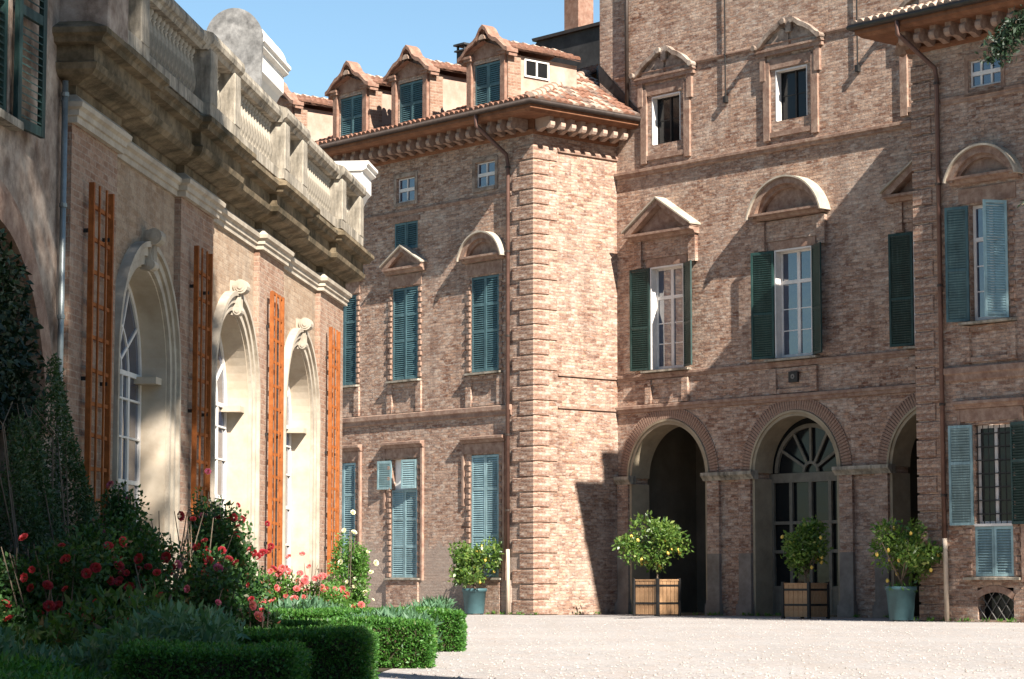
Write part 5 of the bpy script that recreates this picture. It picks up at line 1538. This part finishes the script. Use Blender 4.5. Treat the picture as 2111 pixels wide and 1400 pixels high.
# ivy smothering the portal
def ivy():
    rng = np.random.default_rng(51)
    t = empty('ivy', L2W(ORA, 27.6, -0.3, 0), ORA.rotation_euler[2]); tag(t, 'dense dark ivy and jasmine smothering the arched portal', 'ivy')
    n = 52000
    x = rng.uniform(-4.2, 2.15, n); z = rng.uniform(0, 1, n)
    top = 2.75 + 0.45 * np.sin(x * 1.7 + 1) + 0.35 * np.sin(x * 4.1) - np.clip(x - 1.2, 0, 2) * 1.5
    z = z * top
    bulge = 0.26 * (1 - z / 5.2) + 0.09 * np.sin(x * 2.3 + z * 1.9) + 0.07 * np.sin(x * 5 + z * 4.4)
    y = -np.abs(bulge) * rng.uniform(0.4, 1.25, n) 
    keep = np.ones(n, bool)
    P = np.stack([x, y, z], 1)[keep]
    N = np.tile([0, -1.0, 0.2], (len(P), 1))
    quads('foliage', leaves(P, 0.055, 0.42, 0.1, rng, N, 0.25), 'leaf_ivy', t)
    # leaves filling the arch recess, its shade put into a darker leaf colour
    m = 9000
    a = rng.uniform(0, pi, m); r = 2.25 * np.sqrt(rng.uniform(0, 1, m))
    P = np.stack([-0.45 + r * np.cos(a), rng.uniform(0.4, 0.9, m), 2.75 + r * np.sin(a)], 1)
    quads('foliage', leaves(P, 0.10, 0.5, -0.2, rng, np.tile([0, -1.0, 0], (m, 1)), 0.3), 'leaf_conifer', t)
    st = MB()
    for k in range(14):
        x0 = rng.uniform(-4, 1.6)
        st.tube([(x0, -0.3, 0), (x0 + rng.uniform(-.3, .3), -0.2 - rng.uniform(0, .15), 1.3), (x0 + rng.uniform(-.5, .5), -0.15, 2.6), (x0 + rng.uniform(-.7, .7), -0.05, 2.9)], [0.015, 0.010, 0.007, 0.004], 5)
    st.build('stems', 'bark', t)
ivy()

# ---- big garden trees that throw the dappled shade
def big_tree(name, loc, h, crown_c, crown_r, n, size, label, seed, mat='leaf_tree', lobes=40, trunk_r=0.45, lr=(0.20, 0.36), gaps=1.0):
    rng = np.random.default_rng(seed)
    t = empty(name, loc); tag(t, label, 'tree', 'garden trees')
    mb = MB().tube([(0, 0, 0), (0.15, 0.05, h * 0.3), (-0.05, 0.1, h * 0.6), (0, 0, h * 0.9)], [trunk_r, trunk_r * 0.8, trunk_r * 0.5, trunk_r * 0.12], 12)
    lc = rng.normal(size=(lobes, 3)); lc /= np.linalg.norm(lc, axis=1)[:, None]; lc *= rng.uniform(0.25, 0.95, (lobes, 1)) ** 0.6
    C = np.array(crown_c) + lc * np.array(crown_r)
    for c in C:
        z0 = max(h * 0.25, c[2] - 3.0)
        mb.tube([(0, 0, min(z0, h * .85)), (c[0] * 0.5, c[1] * 0.5, z0 + (c[2] - z0) * 0.6), tuple(c)], [0.13, 0.08, 0.03], 6)
    mb.build('trunk', 'bark', t)
    idx = rng.integers(0, lobes, n)
    R = rng.uniform(lr[0], lr[1], lobes) * np.mean(crown_r)
    d = rng.normal(size=(n, 3)); d /= np.linalg.norm(d, axis=1)[:, None]
    P = C[idx] + d * (rng.uniform(0.0, 1, (n, 1)) ** 0.5) * R[idx][:, None]
    quads('crown', leaves(P, size, 0.6, 0.0, rng), mat, t)
    return t
# shades the left part of the orangery, the roses and the near hedges
big_tree('lime_tree', (5.3, 13.0, 0), 28, (0.6, -0.8, 24.6), (2.7, 5.6, 4.4), 14000, 0.34, 'tall lime tree right of the flower bed shading the orangery', 61, lobes=30, lr=(0.24, 0.36))
big_tree('lime_tree', (8.6, -6.0, 0), 26, (2.2, 0.6, 22.0), (2.9, 4.4, 3.6), 11000, 0.34, 'tall lime tree behind the camera shading the two near hedges', 63, lobes=40)
big_tree('lime_tree', (6.4, 4.0, 0), 26, (1.2, 0.6, 22.3), (1.8, 4.6, 3.6), 6500, 0.34, 'slim lime tree beside the camera shading the red roses', 64, lobes=40)
# shades the right wing
T2 = (25.2, 40.0)
big_tree('cedar_tree', (T2[0], T2[1], 0), 34, (-1.0, 0.5, 25.2), (4.4, 5.5, 7.6), 14000, 0.36, 'tall cedar beyond the right edge shading the right wing', 62, 'leaf_conifer')
# a cedar whose bough hangs into view
def bough():
    rng = np.random.default_rng(71)
    base = (16.6, 51.0, 0)
    t = empty('cedar_tree', base); tag(t, 'dark cedar with a drooping bough before the right wing', 'tree', 'garden trees')
    mb = MB().tube([(0, 0, 0), (0.1, 0, 6), (0, 0.1, 14), (0, 0, 20)], [0.32, 0.26, 0.16, 0.04], 10)
    P = []
    def br(pts, r, ntw, lw):
        mb.tube(pts, [r * (1 - 0.8 * k / (len(pts) - 1)) for k in range(len(pts))], 6)
        pts = [np.array(p) for p in pts]
        for k in range(ntw):
            u = rng.uniform(0.15, 1) * (len(pts) - 1); i = min(int(u), len(pts) - 2)
            c = pts[i] + (pts[i + 1] - pts[i]) * (u - i)
            m = 26
            q = c + rng.normal(size=(m, 3)) * np.array([lw, lw, lw * 0.45]) + np.array([0, 0, -0.06])
            P.append(q)
    # target boughs reach left into the top right corner of the view
    br([(0, 0, 13.4), (-2.2, -0.1, 14.0), (-4.6, -0.2, 13.7), (-5.9, -0.25, 12.8), (-6.3, -0.25, 12.1)], 0.08, 80, 0.17)
    br([(0, 0, 14.0), (-2.5, 0.2, 15.0), (-5.0, 0.3, 14.8), (-6.6, 0.3, 14.2)], 0.08, 60, 0.22)
    br([(0, 0, 8.6), (-2.4, 0.1, 9.3), (-4.6, 0.1, 9.2), (-5.75, 0.1, 8.95)], 0.045, 6, 0.1)
    for k in range(26):
        a = rng.uniform(-1.9, 1.9); z = rng.uniform(7, 19); L = rng.uniform(1.5, 3.4) * (1.2 - z / 24)
        br([(0, 0, z), (L * .5 * cos(a), L * .5 * sin(a), z + .4), (L * cos(a), L * sin(a), z + .1)], 0.06, 22, 0.25)
    mb.build('trunk', 'bark', t)
    quads('crown', leaves(np.concatenate(P), 0.15, 0.35, -0.1, rng), 'leaf_conifer', t)
bough()
# unseen wood added behind and beside the viewpoint to cut the sky light
def wood():
    rng = np.random.default_rng(81)
    P = []
    for k in range(90):
        a = radians(-205 + 205 * k / 89.0) if k < 60 else radians(rng.uniform(-200, -5))
        r = rng.uniform(62, 85)
        c = np.array([r * cos(a) + 5, r * sin(a) * 0.9 + 14, 0])
        if c[1] > 45 and c[0] < 0: continue
        h = rng.uniform(17, 24)
        m = 260
        q = rng.normal(size=(m, 3)) * np.array([3.2, 3.2, 0]) + c
        q[:, 2] = rng.uniform(0.5, h, m)
        P.append(q)
    o = quads('added_wood', leaves(np.concatenate(P), 2.2, 0.8, 0.0, rng), 'leaf_tree')
    o['kind'] = 'stuff'; tag(o, 'unseen wood added behind the viewpoint to cut the sky light', 'wood')
wood()
